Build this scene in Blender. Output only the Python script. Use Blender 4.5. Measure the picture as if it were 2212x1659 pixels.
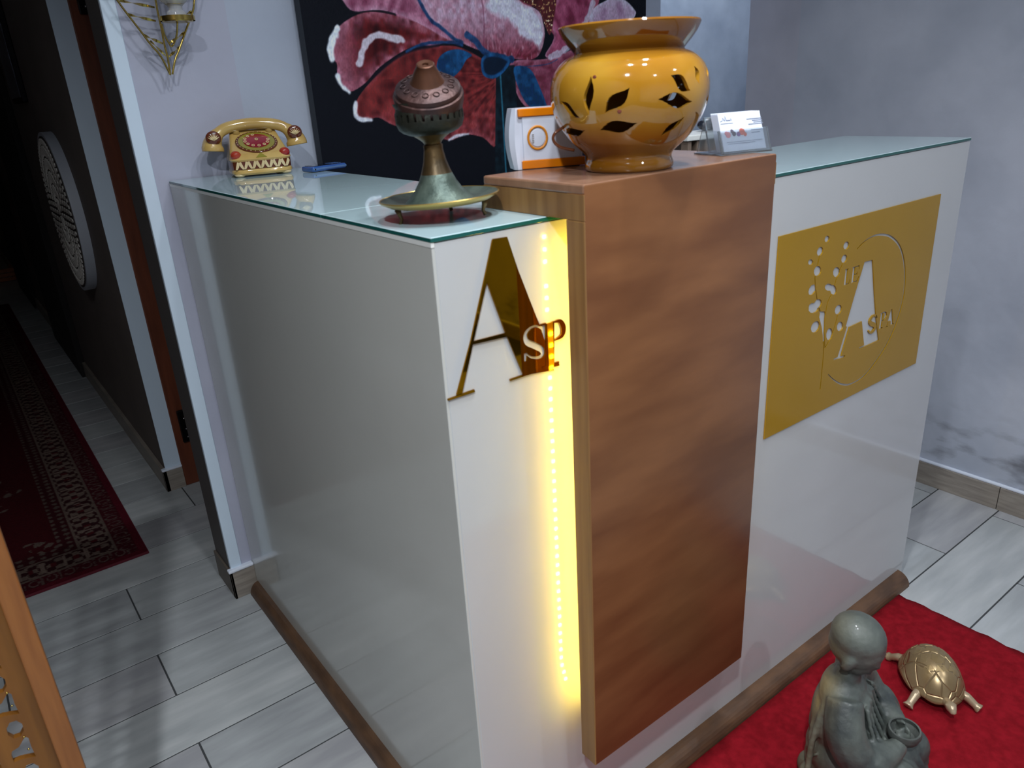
import bpy, bmesh, math, random
import numpy as np
from mathutils import Vector, Matrix, noise
for o in list(bpy.data.objects): bpy.data.objects.remove(o)
S=bpy.context.scene; COL=S.collection
rnd=random.Random(7)

# ------------------------------------------------ camera, world, lights, exposure
cd=bpy.data.cameras.new('camera'); cam=bpy.data.objects.new('camera',cd); COL.objects.link(cam)
RM=Matrix(((0.7932376,0.2652868,-0.5480848),(-0.606282,0.2605288,-0.7513634),(-0.0565349,0.9283037,0.3674998)))
cam.matrix_world=Matrix.Translation((-0.4341176,-0.73334911,1.25855025))@RM.to_4x4()
cd.sensor_fit='HORIZONTAL'; cd.sensor_width=36; cd.lens=26.373; cd.clip_start=.02
cd.dof.use_dof=True; cd.dof.focus_distance=2.0; cd.dof.aperture_fstop=9
S.camera=cam
w=bpy.data.worlds.new('world'); S.world=w; w.use_nodes=True
w.node_tree.nodes['Background'].inputs[0].default_value=(.6,.7,.9,1); w.node_tree.nodes['Background'].inputs[1].default_value=.02
S.view_settings.view_transform='Standard'; S.view_settings.look='None'; S.view_settings.exposure=0; S.view_settings.gamma=1
S.view_settings.use_curve_mapping=False
CEIL=2.45
LCOL=(.92,.96,1.0)
LIGHTS=[((-.02,-.38,CEIL-.03),7.5),((.50,-.22,CEIL-.03),6),((.22,-.62,CEIL-.03),5.5),((1.20,-1.5,CEIL-.03),8),((.10,-2.0,CEIL-.03),12),((-.85,-1.05,CEIL-.03),36),((2.15,1.28,CEIL-.03),9)]  # last pair are added fill lamps, for the left side and the recess
for (p,e) in LIGHTS:
    l=bpy.data.lights.new('downlight_or_fill_lamp','AREA'); l.shape='DISK'; l.size=.085; l.energy=e; l.color=LCOL; l.spread=math.radians(150)
    o=bpy.data.objects.new('downlight_or_fill_lamp',l); o.location=p; COL.objects.link(o)
hl=bpy.data.lights.new('hall_lamp','AREA'); hl.shape='DISK'; hl.size=.2; hl.energy=.12; hl.color=(1,.8,.6)
ho=bpy.data.objects.new('hall_lamp',hl); ho.location=(-.7,7.2,2.3); COL.objects.link(ho)

# ------------------------------------------------ digitised outlines (millimetres on each thing's own plane)
PP=[('upleft', [(446.4, 1509.6), (463.3, 1472.9), (490.2, 1448.1), (561.9, 1451.1), (642.4, 1432.3), (725.2, 1391.1), (778.5, 1374.6), (738.0, 1425.6), (709.4, 1449.4), (673.3, 1475.8), (653.7, 1524.5)]), ('curl', [(409.2, 1356.2), (421.3, 1384.7), (438.5, 1410.0), (472.4, 1432.1), (521.5, 1448.2), (581.4, 1445.4), (663.0, 1425.6), (747.5, 1387.4), (792.3, 1372.7), (701.3, 1377.5), (625.1, 1361.6), (544.4, 1322.8), (498.6, 1287.3), (451.9, 1269.1), (429.6, 1290.2), (425.4, 1313.5), (427.1, 1336.3)]), ('lowleft', [(461.2, 1224.4), (469.2, 1251.3), (506.7, 1286.9), (561.4, 1325.7), (633.5, 1359.7), (768.6, 1369.5), (860.8, 1335.1), (898.9, 1315.5), (904.5, 1258.6), (889.9, 1106.8), (843.0, 1130.6), (784.4, 1143.2), (730.1, 1132.2), (654.0, 1160.9), (567.9, 1182.0), (524.1, 1204.6), (494.5, 1200.7), (464.7, 1206.9)]), ('center', [(666.4, 1524.8), (673.3, 1475.8), (695.4, 1442.6), (736.5, 1411.8), (792.6, 1376.2), (871.9, 1349.5), (961.5, 1332.5), (1024.3, 1327.1), (1063.0, 1341.6), (1084.6, 1387.3), (1080.9, 1421.6), (1064.0, 1455.2), (997.5, 1480.2), (975.8, 1533.4)]), ('centerwhite', [(882.9, 1478.7), (885.4, 1450.4), (967.6, 1418.1), (991.3, 1388.3), (1037.6, 1368.9), (1063.4, 1349.3), (1082.9, 1387.4), (1079.5, 1425.3), (1058.6, 1455.2), (997.5, 1480.2), (949.5, 1515.1)]), ('stamen', [(984.6, 1515.9), (997.5, 1480.2), (1064.0, 1455.2), (1086.0, 1414.0), (1104.0, 1391.0), (1122.7, 1436.7), (1133.1, 1482.1), (1132.0, 1519.3)]), ('rightpink', [(1081.4, 1337.3), (1116.9, 1383.2), (1108.4, 1436.7), (1132.5, 1482.1), (1167.3, 1520.1), (1281.9, 1522.8), (1278.1, 1484.1), (1250.3, 1433.1), (1172.1, 1355.0), (1125.5, 1328.4)]), ('rightlow', [(957.8, 1325.1), (1081.0, 1329.5), (1195.2, 1354.6), (1278.9, 1385.3), (1276.7, 1283.3), (1190.9, 1229.0), (1118.5, 1175.2), (1039.8, 1184.3), (987.2, 1215.5), (959.2, 1271.5)]), ('rightwhite', [(1274.6, 1460.6), (1316.8, 1480.7), (1365.8, 1493.2), (1409.4, 1485.9), (1447.7, 1462.0), (1454.3, 1443.6), (1402.9, 1404.6), (1278.8, 1381.3), (1255.9, 1421.3)]), ('leafL', [(827.7, 1345.0), (791.1, 1360.2), (748.9, 1357.4), (717.2, 1338.7), (712.4, 1306.9), (751.1, 1289.3), (785.9, 1308.0), (807.4, 1332.8)]), ('leafR', [(965.1, 1309.7), (1023.0, 1305.9), (1058.2, 1255.5), (1082.7, 1189.8), (1016.7, 1201.8), (981.8, 1247.2)]), ('calyx', [(855.9, 1335.2), (886.7, 1349.2), (931.4, 1342.6), (955.8, 1325.1), (927.8, 1295.7), (891.2, 1281.9), (857.3, 1294.5)]), ('stem', [(904.0, 1315.3), (970.8, 1317.1), (971.7, 1176.7), (952.0, 885.9), (865.3, 898.4), (890.7, 1182.0)])]
PS=[('edgeL1', [(417.2, 1346.3), (417.2, 1365.6), (425.1, 1384.7), (440.4, 1410.0)]), ('edgeL2', [(426.4, 1306.9), (434.4, 1283.3), (452.0, 1269.8)]), ('curlW', [(489.3, 1334.6), (501.1, 1360.7), (516.3, 1383.5), (546.3, 1396.3), (578.6, 1392.6), (615.1, 1383.8)]), ('lowW1', [(465.4, 1244.7), (460.7, 1221.0), (470.7, 1205.8), (502.8, 1200.8)]), ('lowW2', [(730.3, 1134.1), (760.0, 1143.2), (794.3, 1144.3)]), ('b1', [(672.4, 1485.7), (680.8, 1465.9), (703.1, 1432.4), (736.5, 1411.8), (770.4, 1387.1), (797.3, 1376.1)]), ('b2', [(624.6, 1357.5), (656.3, 1369.6), (701.2, 1376.8), (769.4, 1376.5), (796.6, 1369.0)]), ('b3', [(813.2, 1393.7), (836.0, 1382.8), (862.7, 1357.0), (900.9, 1339.6), (961.3, 1330.6)]), ('b4', [(970.3, 1309.5), (1039.5, 1311.2), (1094.7, 1315.4), (1128.8, 1326.3)]), ('darkline', [(498.1, 1283.9), (566.0, 1329.0), (633.3, 1358.0), (722.9, 1370.2)]), ('vein', [(870.9, 1478.5), (873.5, 1425.5), (865.5, 1360.6)]), ('rw', [(1274.9, 1476.3), (1250.3, 1433.1), (1172.3, 1358.9), (1103.3, 1332.9)])]
A={'thick': [(84.3, 1091.6), (105.3, 1090.9), (119.3, 1047.4), (137.4, 1000.0), (150.1, 967.6), (170.5, 900.8), (118.5, 907.8), (92.4, 976.1), (71.6, 1039.9), (70.7, 1051.7)], 'thin': [(83.5, 1090.6), (91.0, 1081.8), (70.2, 1039.4), (43.8, 969.1), (22.3, 910.4), (14.3, 910.8), (41.5, 974.5), (71.0, 1054.7)], 'bar': [(45.0, 972.8), (95.0, 971.7), (96.6, 966.3), (42.3, 969.0)], 'ser1': [(1.2, 909.1), (40.6, 910.5), (41.4, 906.8), (1.4, 906.9)], 'ser2': [(96.4, 908.3), (120.2, 908.7), (179.8, 908.3), (180.7, 904.8), (122.1, 906.1), (96.8, 905.8)], 'Pst': [(159.3, 968.4), (173.8, 969.1), (170.9, 908.9), (156.3, 911.0)], 'Pbowl': [(172.7, 969.6), (185.7, 967.2), (192.4, 958.7), (190.4, 946.8), (180.1, 941.3), (172.5, 942.0)], 'Phole': [(172.9, 965.8), (179.1, 966.1), (180.5, 959.7), (179.3, 947.7), (172.6, 944.9)], 'Sc': [(153.0, 962.7), (144.9, 968.8), (134.4, 968.7), (125.7, 962.3), (127.1, 951.7), (139.2, 943.6), (150.4, 935.5), (152.2, 928.0), (144.5, 925.6), (132.0, 929.7), (124.1, 937.0)]}
G={'leaf0': [(818.4, 973.4), (815.7, 971.1), (811.6, 970.6), (807.6, 972.0), (805.3, 974.8), (805.5, 977.9), (808.1, 980.2), (812.2, 980.7), (816.2, 979.3), (818.5, 976.5)], 'leaf1': [(800.8, 953.8), (797.4, 950.7), (792.3, 949.8), (787.4, 951.6), (784.7, 955.3), (785.2, 959.6), (788.6, 962.7), (793.7, 963.6), (798.6, 961.8), (801.3, 958.1)], 'leaf2': [(773.1, 939.2), (770.6, 937.5), (766.5, 937.3), (762.3, 938.9), (759.7, 941.6), (759.7, 944.3), (762.1, 946.1), (766.2, 946.2), (770.3, 944.6), (773.0, 942.0)], 'leaf3': [(801.0, 918.1), (797.7, 914.5), (791.7, 913.5), (785.5, 915.6), (781.4, 919.9), (780.9, 924.8), (784.2, 928.4), (790.1, 929.4), (796.3, 927.4), (800.5, 923.1)], 'leaf4': [(886.6, 950.1), (883.3, 947.3), (878.3, 946.6), (873.4, 948.3), (870.5, 951.8), (870.8, 955.7), (874.0, 958.6), (879.1, 959.3), (884.0, 957.5), (886.9, 954.1)], 'leaf5': [(884.5, 925.7), (881.1, 922.6), (876.0, 921.9), (871.1, 923.7), (868.3, 927.4), (868.6, 931.5), (872.0, 934.4), (877.1, 935.2), (882.0, 933.4), (884.9, 929.8)], 'leaf6': [(864.6, 904.8), (862.0, 900.7), (856.5, 899.2), (850.2, 901.0), (845.5, 905.4), (844.2, 910.5), (846.8, 914.6), (852.2, 916.0), (858.5, 914.3), (863.3, 910.0)], 'leaf7': [(845.2, 880.8), (843.6, 877.6), (838.1, 876.6), (830.9, 878.0), (824.7, 881.4), (821.9, 885.4), (823.5, 888.6), (828.9, 889.6), (836.1, 888.2), (842.3, 884.8)], 'leaf8': [(859.3, 874.1), (860.0, 868.9), (856.8, 866.1), (850.9, 866.7), (844.7, 870.5), (840.5, 876.0), (839.9, 881.2), (843.1, 884.0), (848.8, 883.4), (855.0, 879.6)], 'leaf9': [(788.0, 885.3), (783.1, 881.8), (776.8, 881.1), (771.5, 883.6), (769.2, 888.2), (770.8, 893.2), (775.6, 896.7), (781.9, 897.4), (787.2, 895.0), (789.6, 890.4)], 'leaf10': [(811.7, 853.2), (806.3, 850.7), (799.3, 851.1), (793.5, 854.2), (791.0, 858.8), (792.7, 863.2), (798.1, 865.7), (805.0, 865.4), (810.9, 862.3), (813.5, 857.6)], 'leaf11': [(802.4, 851.5), (802.8, 847.3), (798.0, 844.7), (789.8, 844.7), (781.5, 847.3), (776.2, 851.6), (775.9, 855.8), (780.6, 858.3), (788.6, 858.4), (797.0, 855.8)], 'leaf12': [(812.2, 809.0), (806.5, 805.4), (798.8, 805.2), (792.1, 808.5), (788.8, 814.1), (790.3, 819.8), (795.8, 823.4), (803.5, 823.6), (810.3, 820.3), (813.6, 814.7)], 'leaf13': [(884.5, 827.3), (880.4, 823.8), (874.1, 823.2), (868.1, 825.7), (864.6, 830.4), (865.0, 835.4), (869.0, 838.9), (875.3, 839.5), (881.3, 837.1), (884.9, 832.4)], 'leaf14': [(897.1, 791.7), (894.7, 787.5), (889.4, 786.2), (883.4, 788.2), (879.0, 792.7), (877.8, 798.1), (880.2, 802.2), (885.4, 803.6), (891.4, 801.7), (895.9, 797.1)], 'leaf15': [(861.7, 784.9), (859.5, 779.3), (854.5, 777.1), (848.6, 778.9), (844.2, 784.2), (842.8, 790.9), (845.0, 796.3), (850.0, 798.6), (855.8, 796.8), (860.3, 791.5)], 'leaf16': [(799.6, 852.3), (797.9, 848.4), (792.1, 847.1), (784.5, 848.8), (777.9, 852.8), (774.9, 857.6), (776.6, 861.4), (782.3, 862.7), (789.9, 861.1), (796.5, 857.1)], 'long': [(814.1, 837.7), (828.5, 834.5), (832.4, 808.7), (834.6, 777.2), (822.7, 810.9), (813.1, 828.3)]}
GS=[[(838.9, 678.2), (838.5, 719.0), (836.8, 760.9), (825.4, 810.3), (815.8, 833.7), (799.2, 864.2), (788.7, 892.6), (784.3, 913.6), (789.1, 935.4), (792.8, 948.9)], [(840.6, 763.1), (831.3, 808.9), (833.4, 851.0), (847.8, 871.9), (858.4, 899.5), (870.7, 917.9), (875.4, 934.6)], [(840.6, 763.1), (858.8, 780.6), (870.2, 806.1), (873.4, 824.0)]]
GC=[(917.0, 939.9), (944.7, 951.0), (977.2, 955.6), (1006.4, 952.9), (1037.7, 944.3), (1072.9, 924.1), (1098.8, 896.0), (1117.4, 857.0), (1125.0, 808.9), (1114.3, 763.7), (1087.4, 718.3), (1045.3, 683.7), (1001.4, 660.8), (954.7, 656.7), (918.2, 666.4), (886.8, 684.4), (862.6, 703.3)]
GA=[(950.9, 909.5), (981.0, 908.4), (1005.0, 833.6), (1025.9, 773.6), (1045.5, 728.6), (970.5, 728.0), (968.5, 732.2), (987.3, 732.1), (967.4, 787.0), (922.3, 785.5), (903.3, 730.4), (918.8, 728.3), (917.4, 724.1), (877.8, 728.2), (877.2, 732.0), (890.4, 731.8), (912.8, 788.4), (908.4, 791.0), (929.5, 852.2)]
GL={'L': [(882.7, 876.9), (904.4, 875.7), (883.1, 908.2)], 'E': [(908.3, 875.5), (939.0, 873.5), (934.5, 907.9), (904.7, 907.3)], 'S': [(1000.2, 754.7), (1030.3, 754.2), (1023.0, 785.8), (992.9, 787.7)], 'P': [(1036.8, 752.7), (1069.3, 753.5), (1063.9, 788.4), (1032.9, 790.2)], 'A': [(1069.7, 751.7), (1099.9, 749.8), (1087.7, 788.2), (1067.2, 787.7)], 'plate': [(668.0, 1002.0), (1229.6, 1004.2), (1224.2, 630.9), (664.6, 628.2)]}
SC={'L': [(-32.4, 1466.1), (-21.5, 1444.6), (-0.8, 1408.5), (12.3, 1384.6), (28.2, 1360.2), (39.5, 1324.2)], 'R': [(119.6, 1468.2), (111.9, 1446.6), (90.1, 1410.3), (67.6, 1371.6), (56.0, 1353.4), (44.1, 1324.7)], 'Cn': [(44.4, 1474.2), (43.7, 1454.4), (43.8, 1432.0), (44.2, 1410.6), (43.5, 1384.2), (44.6, 1359.8), (43.1, 1329.1)], 'r1': [(-28.5, 1465.1), (38.8, 1454.3)], 'r2': [(-18.9, 1440.0), (35.6, 1428.5)], 'r3': [(3.7, 1401.4), (40.0, 1385.4)], 'r4': [(13.6, 1390.6), (41.1, 1361.1)], 'r5': [(109.1, 1445.4), (85.3, 1436.9)], 'r6': [(86.4, 1405.5), (52.6, 1385.2)], 'r7': [(70.2, 1377.6), (47.1, 1359.8)], 'bar': [(30.8, 1432.0), (100.0, 1426.6)], 'hook': [(43.0, 1422.5), (44.6, 1401.0), (50.1, 1385.3), (53.9, 1379.2), (60.2, 1385.1), (67.2, 1423.7)], 'glass': [(52.8, 1467.3), (102.2, 1468.0), (80.5, 1444.0), (54.4, 1434.4), (79.7, 1434.4)]}
POT=[((-162.5, 116.4), (-164.5, 72.4)), ((-135.1, 101.2), (-152.1, 74.9)), ((169.3, 89.4), (-173.3, 70.1)), ((156.0, 50.3), (-172.3, 55.3)), ((-158.6, 55.1), (-129.2, 61.7)), ((-116.0, 86.6), (-86.6, 81.3)), ((-106.5, 111.7), (-90.2, 93.9)), ((-82.7, 120.7), (-79.5, 100.6)), ((-55.5, 121.6), (-63.6, 106.2)), ((-61.7, 81.8), None), ((-90.2, 65.9), (-107.5, 43.3)), ((-78.4, 69.2), (-58.2, 41.3)), (None, None)]

# ------------------------------------------------ helpers
def lin(c):
    return tuple(((x/255)/12.92 if x/255<=.04045 else ((x/255+.055)/1.055)**2.4) for x in c)
def mat(name,rgb,rough=.5,metal=0,spec=.5,coat=0,var=0,vscale=8,rgb2=None,bump=0,bscale=60,trans=0,ior=1.5,stretch=(1,1,1),vdetail=5,alpha=1):
    m=bpy.data.materials.new(name); m.use_nodes=True; nt=m.node_tree; b=nt.nodes['Principled BSDF']; N=nt.nodes.new
    c=lin(rgb)+(1,); b.inputs['Base Color'].default_value=c; b.inputs['Roughness'].default_value=rough; b.inputs['Metallic'].default_value=metal
    b.inputs['Specular IOR Level'].default_value=spec; b.inputs['Coat Weight'].default_value=coat; b.inputs['Coat Roughness'].default_value=.03
    b.inputs['Transmission Weight'].default_value=trans; b.inputs['IOR'].default_value=ior; b.inputs['Alpha'].default_value=alpha
    if var or rgb2 or bump:
        tc=N('ShaderNodeTexCoord'); mp=N('ShaderNodeMapping'); mp.inputs['Scale'].default_value=stretch; nt.links.new(tc.outputs['Object'],mp.inputs[0])
    if var or rgb2:
        n=N('ShaderNodeTexNoise'); n.inputs['Scale'].default_value=vscale; n.inputs['Detail'].default_value=vdetail; nt.links.new(mp.outputs[0],n.inputs['Vector'])
        r=N('ShaderNodeValToRGB'); r.color_ramp.elements[0].position=.35; r.color_ramp.elements[1].position=.65
        c2=lin(rgb2)+(1,) if rgb2 else tuple(x*(1-var) for x in c[:3])+(1,)
        r.color_ramp.elements[0].color=c2; r.color_ramp.elements[1].color=c
        nt.links.new(n.outputs[0],r.inputs[0]); nt.links.new(r.outputs[0],b.inputs['Base Color']); m['ramp']=r.name
    if bump:
        n2=N('ShaderNodeTexNoise'); n2.inputs['Scale'].default_value=bscale; n2.inputs['Detail'].default_value=4; nt.links.new(mp.outputs[0],n2.inputs['Vector'])
        bp=N('ShaderNodeBump'); bp.inputs['Strength'].default_value=bump; bp.inputs['Distance'].default_value=.004
        nt.links.new(n2.outputs[0],bp.inputs['Height']); nt.links.new(bp.outputs[0],b.inputs['Normal'])
    return m
def emis(name,rgb,st):
    m=bpy.data.materials.new(name); m.use_nodes=True; b=m.node_tree.nodes['Principled BSDF']
    b.inputs['Base Color'].default_value=(.8,.8,.8,1); b.inputs['Emission Color'].default_value=rgb+(1,); b.inputs['Emission Strength'].default_value=st; return m
def vcol_mat(name,rough=.5,spec=.5,bump=0,bscale=300,dist=.001):
    m=mat(name,(200,200,200),rough,spec=spec,bump=bump,bscale=bscale); nt=m.node_tree
    a=nt.nodes.new('ShaderNodeVertexColor'); a.layer_name='Col'; nt.links.new(a.outputs[0],nt.nodes['Principled BSDF'].inputs['Base Color']); return m

def link(name,me,m=None,parent=None,smooth=False,loc=None):
    o=bpy.data.objects.new(name,me); COL.objects.link(o)
    if m: 
        if not me.materials: me.materials.append(m)
    if parent: o.parent=parent
    if smooth:
        me.polygons.foreach_set('use_smooth',[True]*len(me.polygons))
        if smooth=='auto':
            me.set_sharp_from_angle(angle=math.radians(35))
    if loc: o.location=loc
    return o
def obj(name,bm,m=None,parent=None,smooth=False,world=True,recalc=True):
    """bm in world coordinates if world (shifted into an unrotated parent's frame), else local"""
    if parent is not None and world:
        bmesh.ops.translate(bm,vec=-wloc(parent),verts=bm.verts)
    if recalc: bmesh.ops.recalc_face_normals(bm,faces=bm.faces)
    me=bpy.data.meshes.new(name); bm.to_mesh(me); bm.free()
    return link(name,me,m,parent,smooth)
def wloc(o):
    v=Vector((0,0,0))
    while o is not None: v+=o.location; o=o.parent
    return v
def empty(name,loc,label,cat,rz=0,group=None):
    o=bpy.data.objects.new(name,None); o.empty_display_size=.02; o.location=loc; o.rotation_euler=(0,0,rz); COL.objects.link(o)
    o['label']=label; o['category']=cat
    if group: o['group']=group
    return o
def tag(o,label,cat,group=None):
    o['label']=label; o['category']=cat
    if group: o['group']=group
    return o
def struct(o): o['kind']='structure'; return o
def bx(bm,x0,x1,y0,y1,z0,z1,bev=0,seg=2,M=None):
    vs=[bm.verts.new((x,y,z)) for x in (x0,x1) for y in (y0,y1) for z in (z0,z1)]
    fs=[bm.faces.new([vs[i] for i in f]) for f in ((0,1,3,2),(4,6,7,5),(0,4,5,1),(2,3,7,6),(0,2,6,4),(1,5,7,3))]
    geo=vs
    if bev:
        es={e for f in fs for e in f.edges}
        r=bmesh.ops.bevel(bm,geom=list(es),offset=bev,segments=seg,profile=.5,affect='EDGES')
        geo=list({v for f in r['faces'] for v in f.verts}|{v for v in vs if v.is_valid})
    if M is not None: bmesh.ops.transform(bm,matrix=M,verts=geo)
    return bm
def box(x0,x1,y0,y1,z0,z1,bev=0,seg=2): return bx(bmesh.new(),x0,x1,y0,y1,z0,z1,bev,seg)
def lathe(bm,prof,n=64,c=(0,0,0),cap=True,a0=0):
    rings=[]
    for r,z in prof:
        if r<1e-6: rings.append([bm.verts.new((c[0],c[1],c[2]+z))])
        else: rings.append([bm.verts.new((c[0]+r*math.cos(a0+2*math.pi*i/n),c[1]+r*math.sin(a0+2*math.pi*i/n),c[2]+z)) for i in range(n)])
    for a,b in zip(rings,rings[1:]):
        for i in range(n):
            j=(i+1)%n
            if len(a)==1 and len(b)==1: continue
            if len(a)==1: bm.faces.new((a[0],b[i],b[j]))
            elif len(b)==1: bm.faces.new((a[i],a[j],b[0]))
            else: bm.faces.new((a[i],a[j],b[j],b[i]))
    if cap:
        for R in (rings[0],rings[-1]):
            if len(R)>1: bm.faces.new(R)
    return bm
def spline(P,k=6,closed=False):
    P=[Vector(p) for p in P]; n=len(P); out=[]
    rng=range(n if closed else n-1)
    for i in rng:
        if closed: a,b,c,d=P[(i-1)%n],P[i],P[(i+1)%n],P[(i+2)%n]
        else: a,b,c,d=P[max(i-1,0)],P[i],P[i+1],P[min(i+2,n-1)]
        for j in range(k):
            t=j/k; out.append(.5*((2*b)+(c-a)*t+(2*a-5*b+4*c-d)*t*t+(3*b-a-3*c+d)*t**3))
    if not closed: out.append(P[-1])
    return out
def tube(bm,path,r,n=8,closed=False,cap=True):
    path=[Vector(p) for p in path]; rr=r if hasattr(r,'__len__') else [r]*len(path); rings=[]; N=len(path); up=None
    for i,p in enumerate(path):
        t=(path[(i+1)%N]-path[i-1]) if closed else (path[min(i+1,N-1)]-path[max(i-1,0)])
        t.normalize()
        if up is None: up=t.orthogonal().normalized()
        up=(up-t*up.dot(t)).normalized(); s=t.cross(up)
        q=rr[i]; q=q if hasattr(q,'__len__') else (q,q)
        rings.append([bm.verts.new(p+up*math.cos(2*math.pi*k/n)*q[0]+s*math.sin(2*math.pi*k/n)*q[1]) for k in range(n)])
    L=list(zip(rings,rings[1:]))+([(rings[-1],rings[0])] if closed else [])
    for a,b in L:
        for k in range(n): bm.faces.new((a[k],a[(k+1)%n],b[(k+1)%n],b[k]))
    if cap and not closed:
        bm.faces.new(rings[0]); bm.faces.new(rings[-1])
    return bm
def sweep_prof(bm,prof2,p0,p1,upv=(0,0,1),side=(0,1,0)):
    """extrude profile [(s,u)] from p0 to p1"""
    u=Vector(upv); s=Vector(side); A=[bm.verts.new(Vector(p0)+s*a+u*b) for a,b in prof2]; B=[bm.verts.new(Vector(p1)+s*a+u*b) for a,b in prof2]
    n=len(A); bm.faces.new(A); bm.faces.new(B)
    for i in range(n): bm.faces.new((A[i],A[(i+1)%n],B[(i+1)%n],B[i]))
    return bm
def prism(bm,pts,d0,d1,fn):
    """polygon pts (a,b) extruded between depths d0,d1, fn(a,b,d)->xyz"""
    A=[bm.verts.new(fn(a,b,d0)) for a,b in pts]; B=[bm.verts.new(fn(a,b,d1)) for a,b in pts]; n=len(A)
    bm.faces.new(A); bm.faces.new(B[::-1])
    for i in range(n): bm.faces.new((A[i],B[i],B[(i+1)%n],A[(i+1)%n]))
    return bm
def stroke(path,wd):
    """2D band polygon around a path"""
    P=[Vector(p) for p in path]; L=[];R=[]
    for i,p in enumerate(P):
        t=P[min(i+1,len(P)-1)]-P[max(i-1,0)]; t.normalize(); nn=Vector((-t.y,t.x)); q=wd[i] if hasattr(wd,'__len__') else wd
        L.append(tuple(p+nn*q/2)); R.append(tuple(p-nn*q/2))
    return L+R[::-1]
def tmp(bm,name='cutter'):
    bmesh.ops.recalc_face_normals(bm,faces=bm.faces); me=bpy.data.meshes.new(name); bm.to_mesh(me); bm.free(); o=bpy.data.objects.new(name,me); COL.objects.link(o); return o
def applied(o):
    dg=bpy.context.evaluated_depsgraph_get(); me=bpy.data.meshes.new_from_object(o.evaluated_get(dg),depsgraph=dg); return me
def cut(bm_a,bm_b,self_int=True):
    a=tmp(bm_a,'a'); b=tmp(bm_b,'b'); m=a.modifiers.new('b','BOOLEAN'); m.operation='DIFFERENCE'; m.solver='EXACT'; m.use_self=self_int; m.object=b
    me=applied(a); bpy.data.objects.remove(a); bpy.data.objects.remove(b); return me
def blob(parts,voxel=.004,smooth=6,extra=None):
    """union of ellipsoids/tubes as ONE continuous mesh"""
    bm=bmesh.new()
    for p in parts:
        c,r=p[0],p[1]; M=Matrix.Translation(c)@(p[2] if len(p)>2 else Matrix.Identity(4))@Matrix.Diagonal((*r,1))
        bmesh.ops.create_icosphere(bm,subdivisions=3,radius=1,matrix=M)
    if extra: extra(bm)
    a=tmp(bm,'blob'); m=a.modifiers.new('r','REMESH'); m.mode='VOXEL'; m.voxel_size=voxel
    s=a.modifiers.new('s','SMOOTH'); s.iterations=smooth; s.factor=.5
    me=applied(a); bpy.data.objects.remove(a); return me
def rx(a): return Matrix.Rotation(math.radians(a),4,'X')
def ry(a): return Matrix.Rotation(math.radians(a),4,'Y')
def rz(a): return Matrix.Rotation(math.radians(a),4,'Z')

# ------------------------------------------------ materials
def wall_mat(name,rgb,rgb2,ax=None,th=0,rgbB=None,dirt=None):
    m=mat(name,rgb,.75,rgb2=rgb2,vscale=3.5,bump=.35,bscale=28,vdetail=8,spec=.3); nt=m.node_tree; N=nt.nodes.new; b=nt.nodes['Principled BSDF']; r=nt.nodes[m['ramp']]
    out=r.outputs[0]; r.color_ramp.elements[0].position=.3; r.color_ramp.elements[1].position=.7
    g=N('ShaderNodeNewGeometry'); s=N('ShaderNodeSeparateXYZ'); nt.links.new(g.outputs['Position'],s.inputs[0])
    if ax:
        c=N('ShaderNodeMath'); c.operation='LESS_THAN' if ax[0]=='<' else 'GREATER_THAN'; c.inputs[1].default_value=th; nt.links.new(s.outputs[ax[1]],c.inputs[0])
        mx=N('ShaderNodeMix'); mx.data_type='RGBA'; nt.links.new(c.outputs[0],mx.inputs['Factor']); nt.links.new(out,mx.inputs['A'])
        m2=N('ShaderNodeMix'); m2.data_type='RGBA'; m2.blend_type='MULTIPLY'; m2.inputs['Factor'].default_value=1; nt.links.new(out,m2.inputs['A']); m2.inputs['B'].default_value=rgbB+(1,)
        nt.links.new(m2.outputs['Result'],mx.inputs['B']); out=mx.outputs['Result']
    if dirt:
        # grime smeared above the skirting, as on the real wall
        n=N('ShaderNodeTexNoise'); n.inputs['Scale'].default_value=14; n.inputs['Detail'].default_value=7; tc=N('ShaderNodeTexCoord'); mp=N('ShaderNodeMapping'); mp.inputs['Scale'].default_value=(1,.5,1.3)
        nt.links.new(tc.outputs['Object'],mp.inputs[0]); nt.links.new(mp.outputs[0],n.inputs[0])
        z=N('ShaderNodeMapRange'); z.inputs['From Min'].default_value=.30; z.inputs['From Max'].default_value=.17; nt.links.new(s.outputs[2],z.inputs[0])
        rr=N('ShaderNodeValToRGB'); rr.color_ramp.elements[0].position=.5; rr.color_ramp.elements[1].position=.68; nt.links.new(n.outputs[0],rr.inputs[0])
        mu=N('ShaderNodeMath'); mu.operation='MULTIPLY'; nt.links.new(z.outputs[0],mu.inputs[0]); nt.links.new(rr.outputs[0],mu.inputs[1])
        mu2=N('ShaderNodeMath'); mu2.operation='MULTIPLY'; mu2.inputs[1].default_value=.75; nt.links.new(mu.outputs[0],mu2.inputs[0])
        mx=N('ShaderNodeMix'); mx.data_type='RGBA'; nt.links.new(mu2.outputs[0],mx.inputs['Factor']); nt.links.new(out,mx.inputs['A']); mx.inputs['B'].default_value=lin((92,92,96))+(1,); out=mx.outputs['Result']
    nt.links.new(out,b.inputs['Base Color']); return m
M_wall=wall_mat('plaster_back',(178,187,204),(167,176,194),'<0' and ('<',0),.1965,(1.0,.93,.94))
M_wallR=wall_mat('plaster_right',(188,194,207),(164,171,185),('>',1),.775,(1.06,1.0,.99),dirt=True)
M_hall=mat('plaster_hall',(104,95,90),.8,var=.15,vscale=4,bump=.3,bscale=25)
M_ceil=mat('ceiling_white',(225,228,232),.8)
M_bead=mat('corner_bead_paint',(205,222,238),.45)
M_skirt=mat('skirting_tile',(150,142,132),.4,rgb2=(128,120,112),vscale=12,stretch=(1,1,9))
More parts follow.
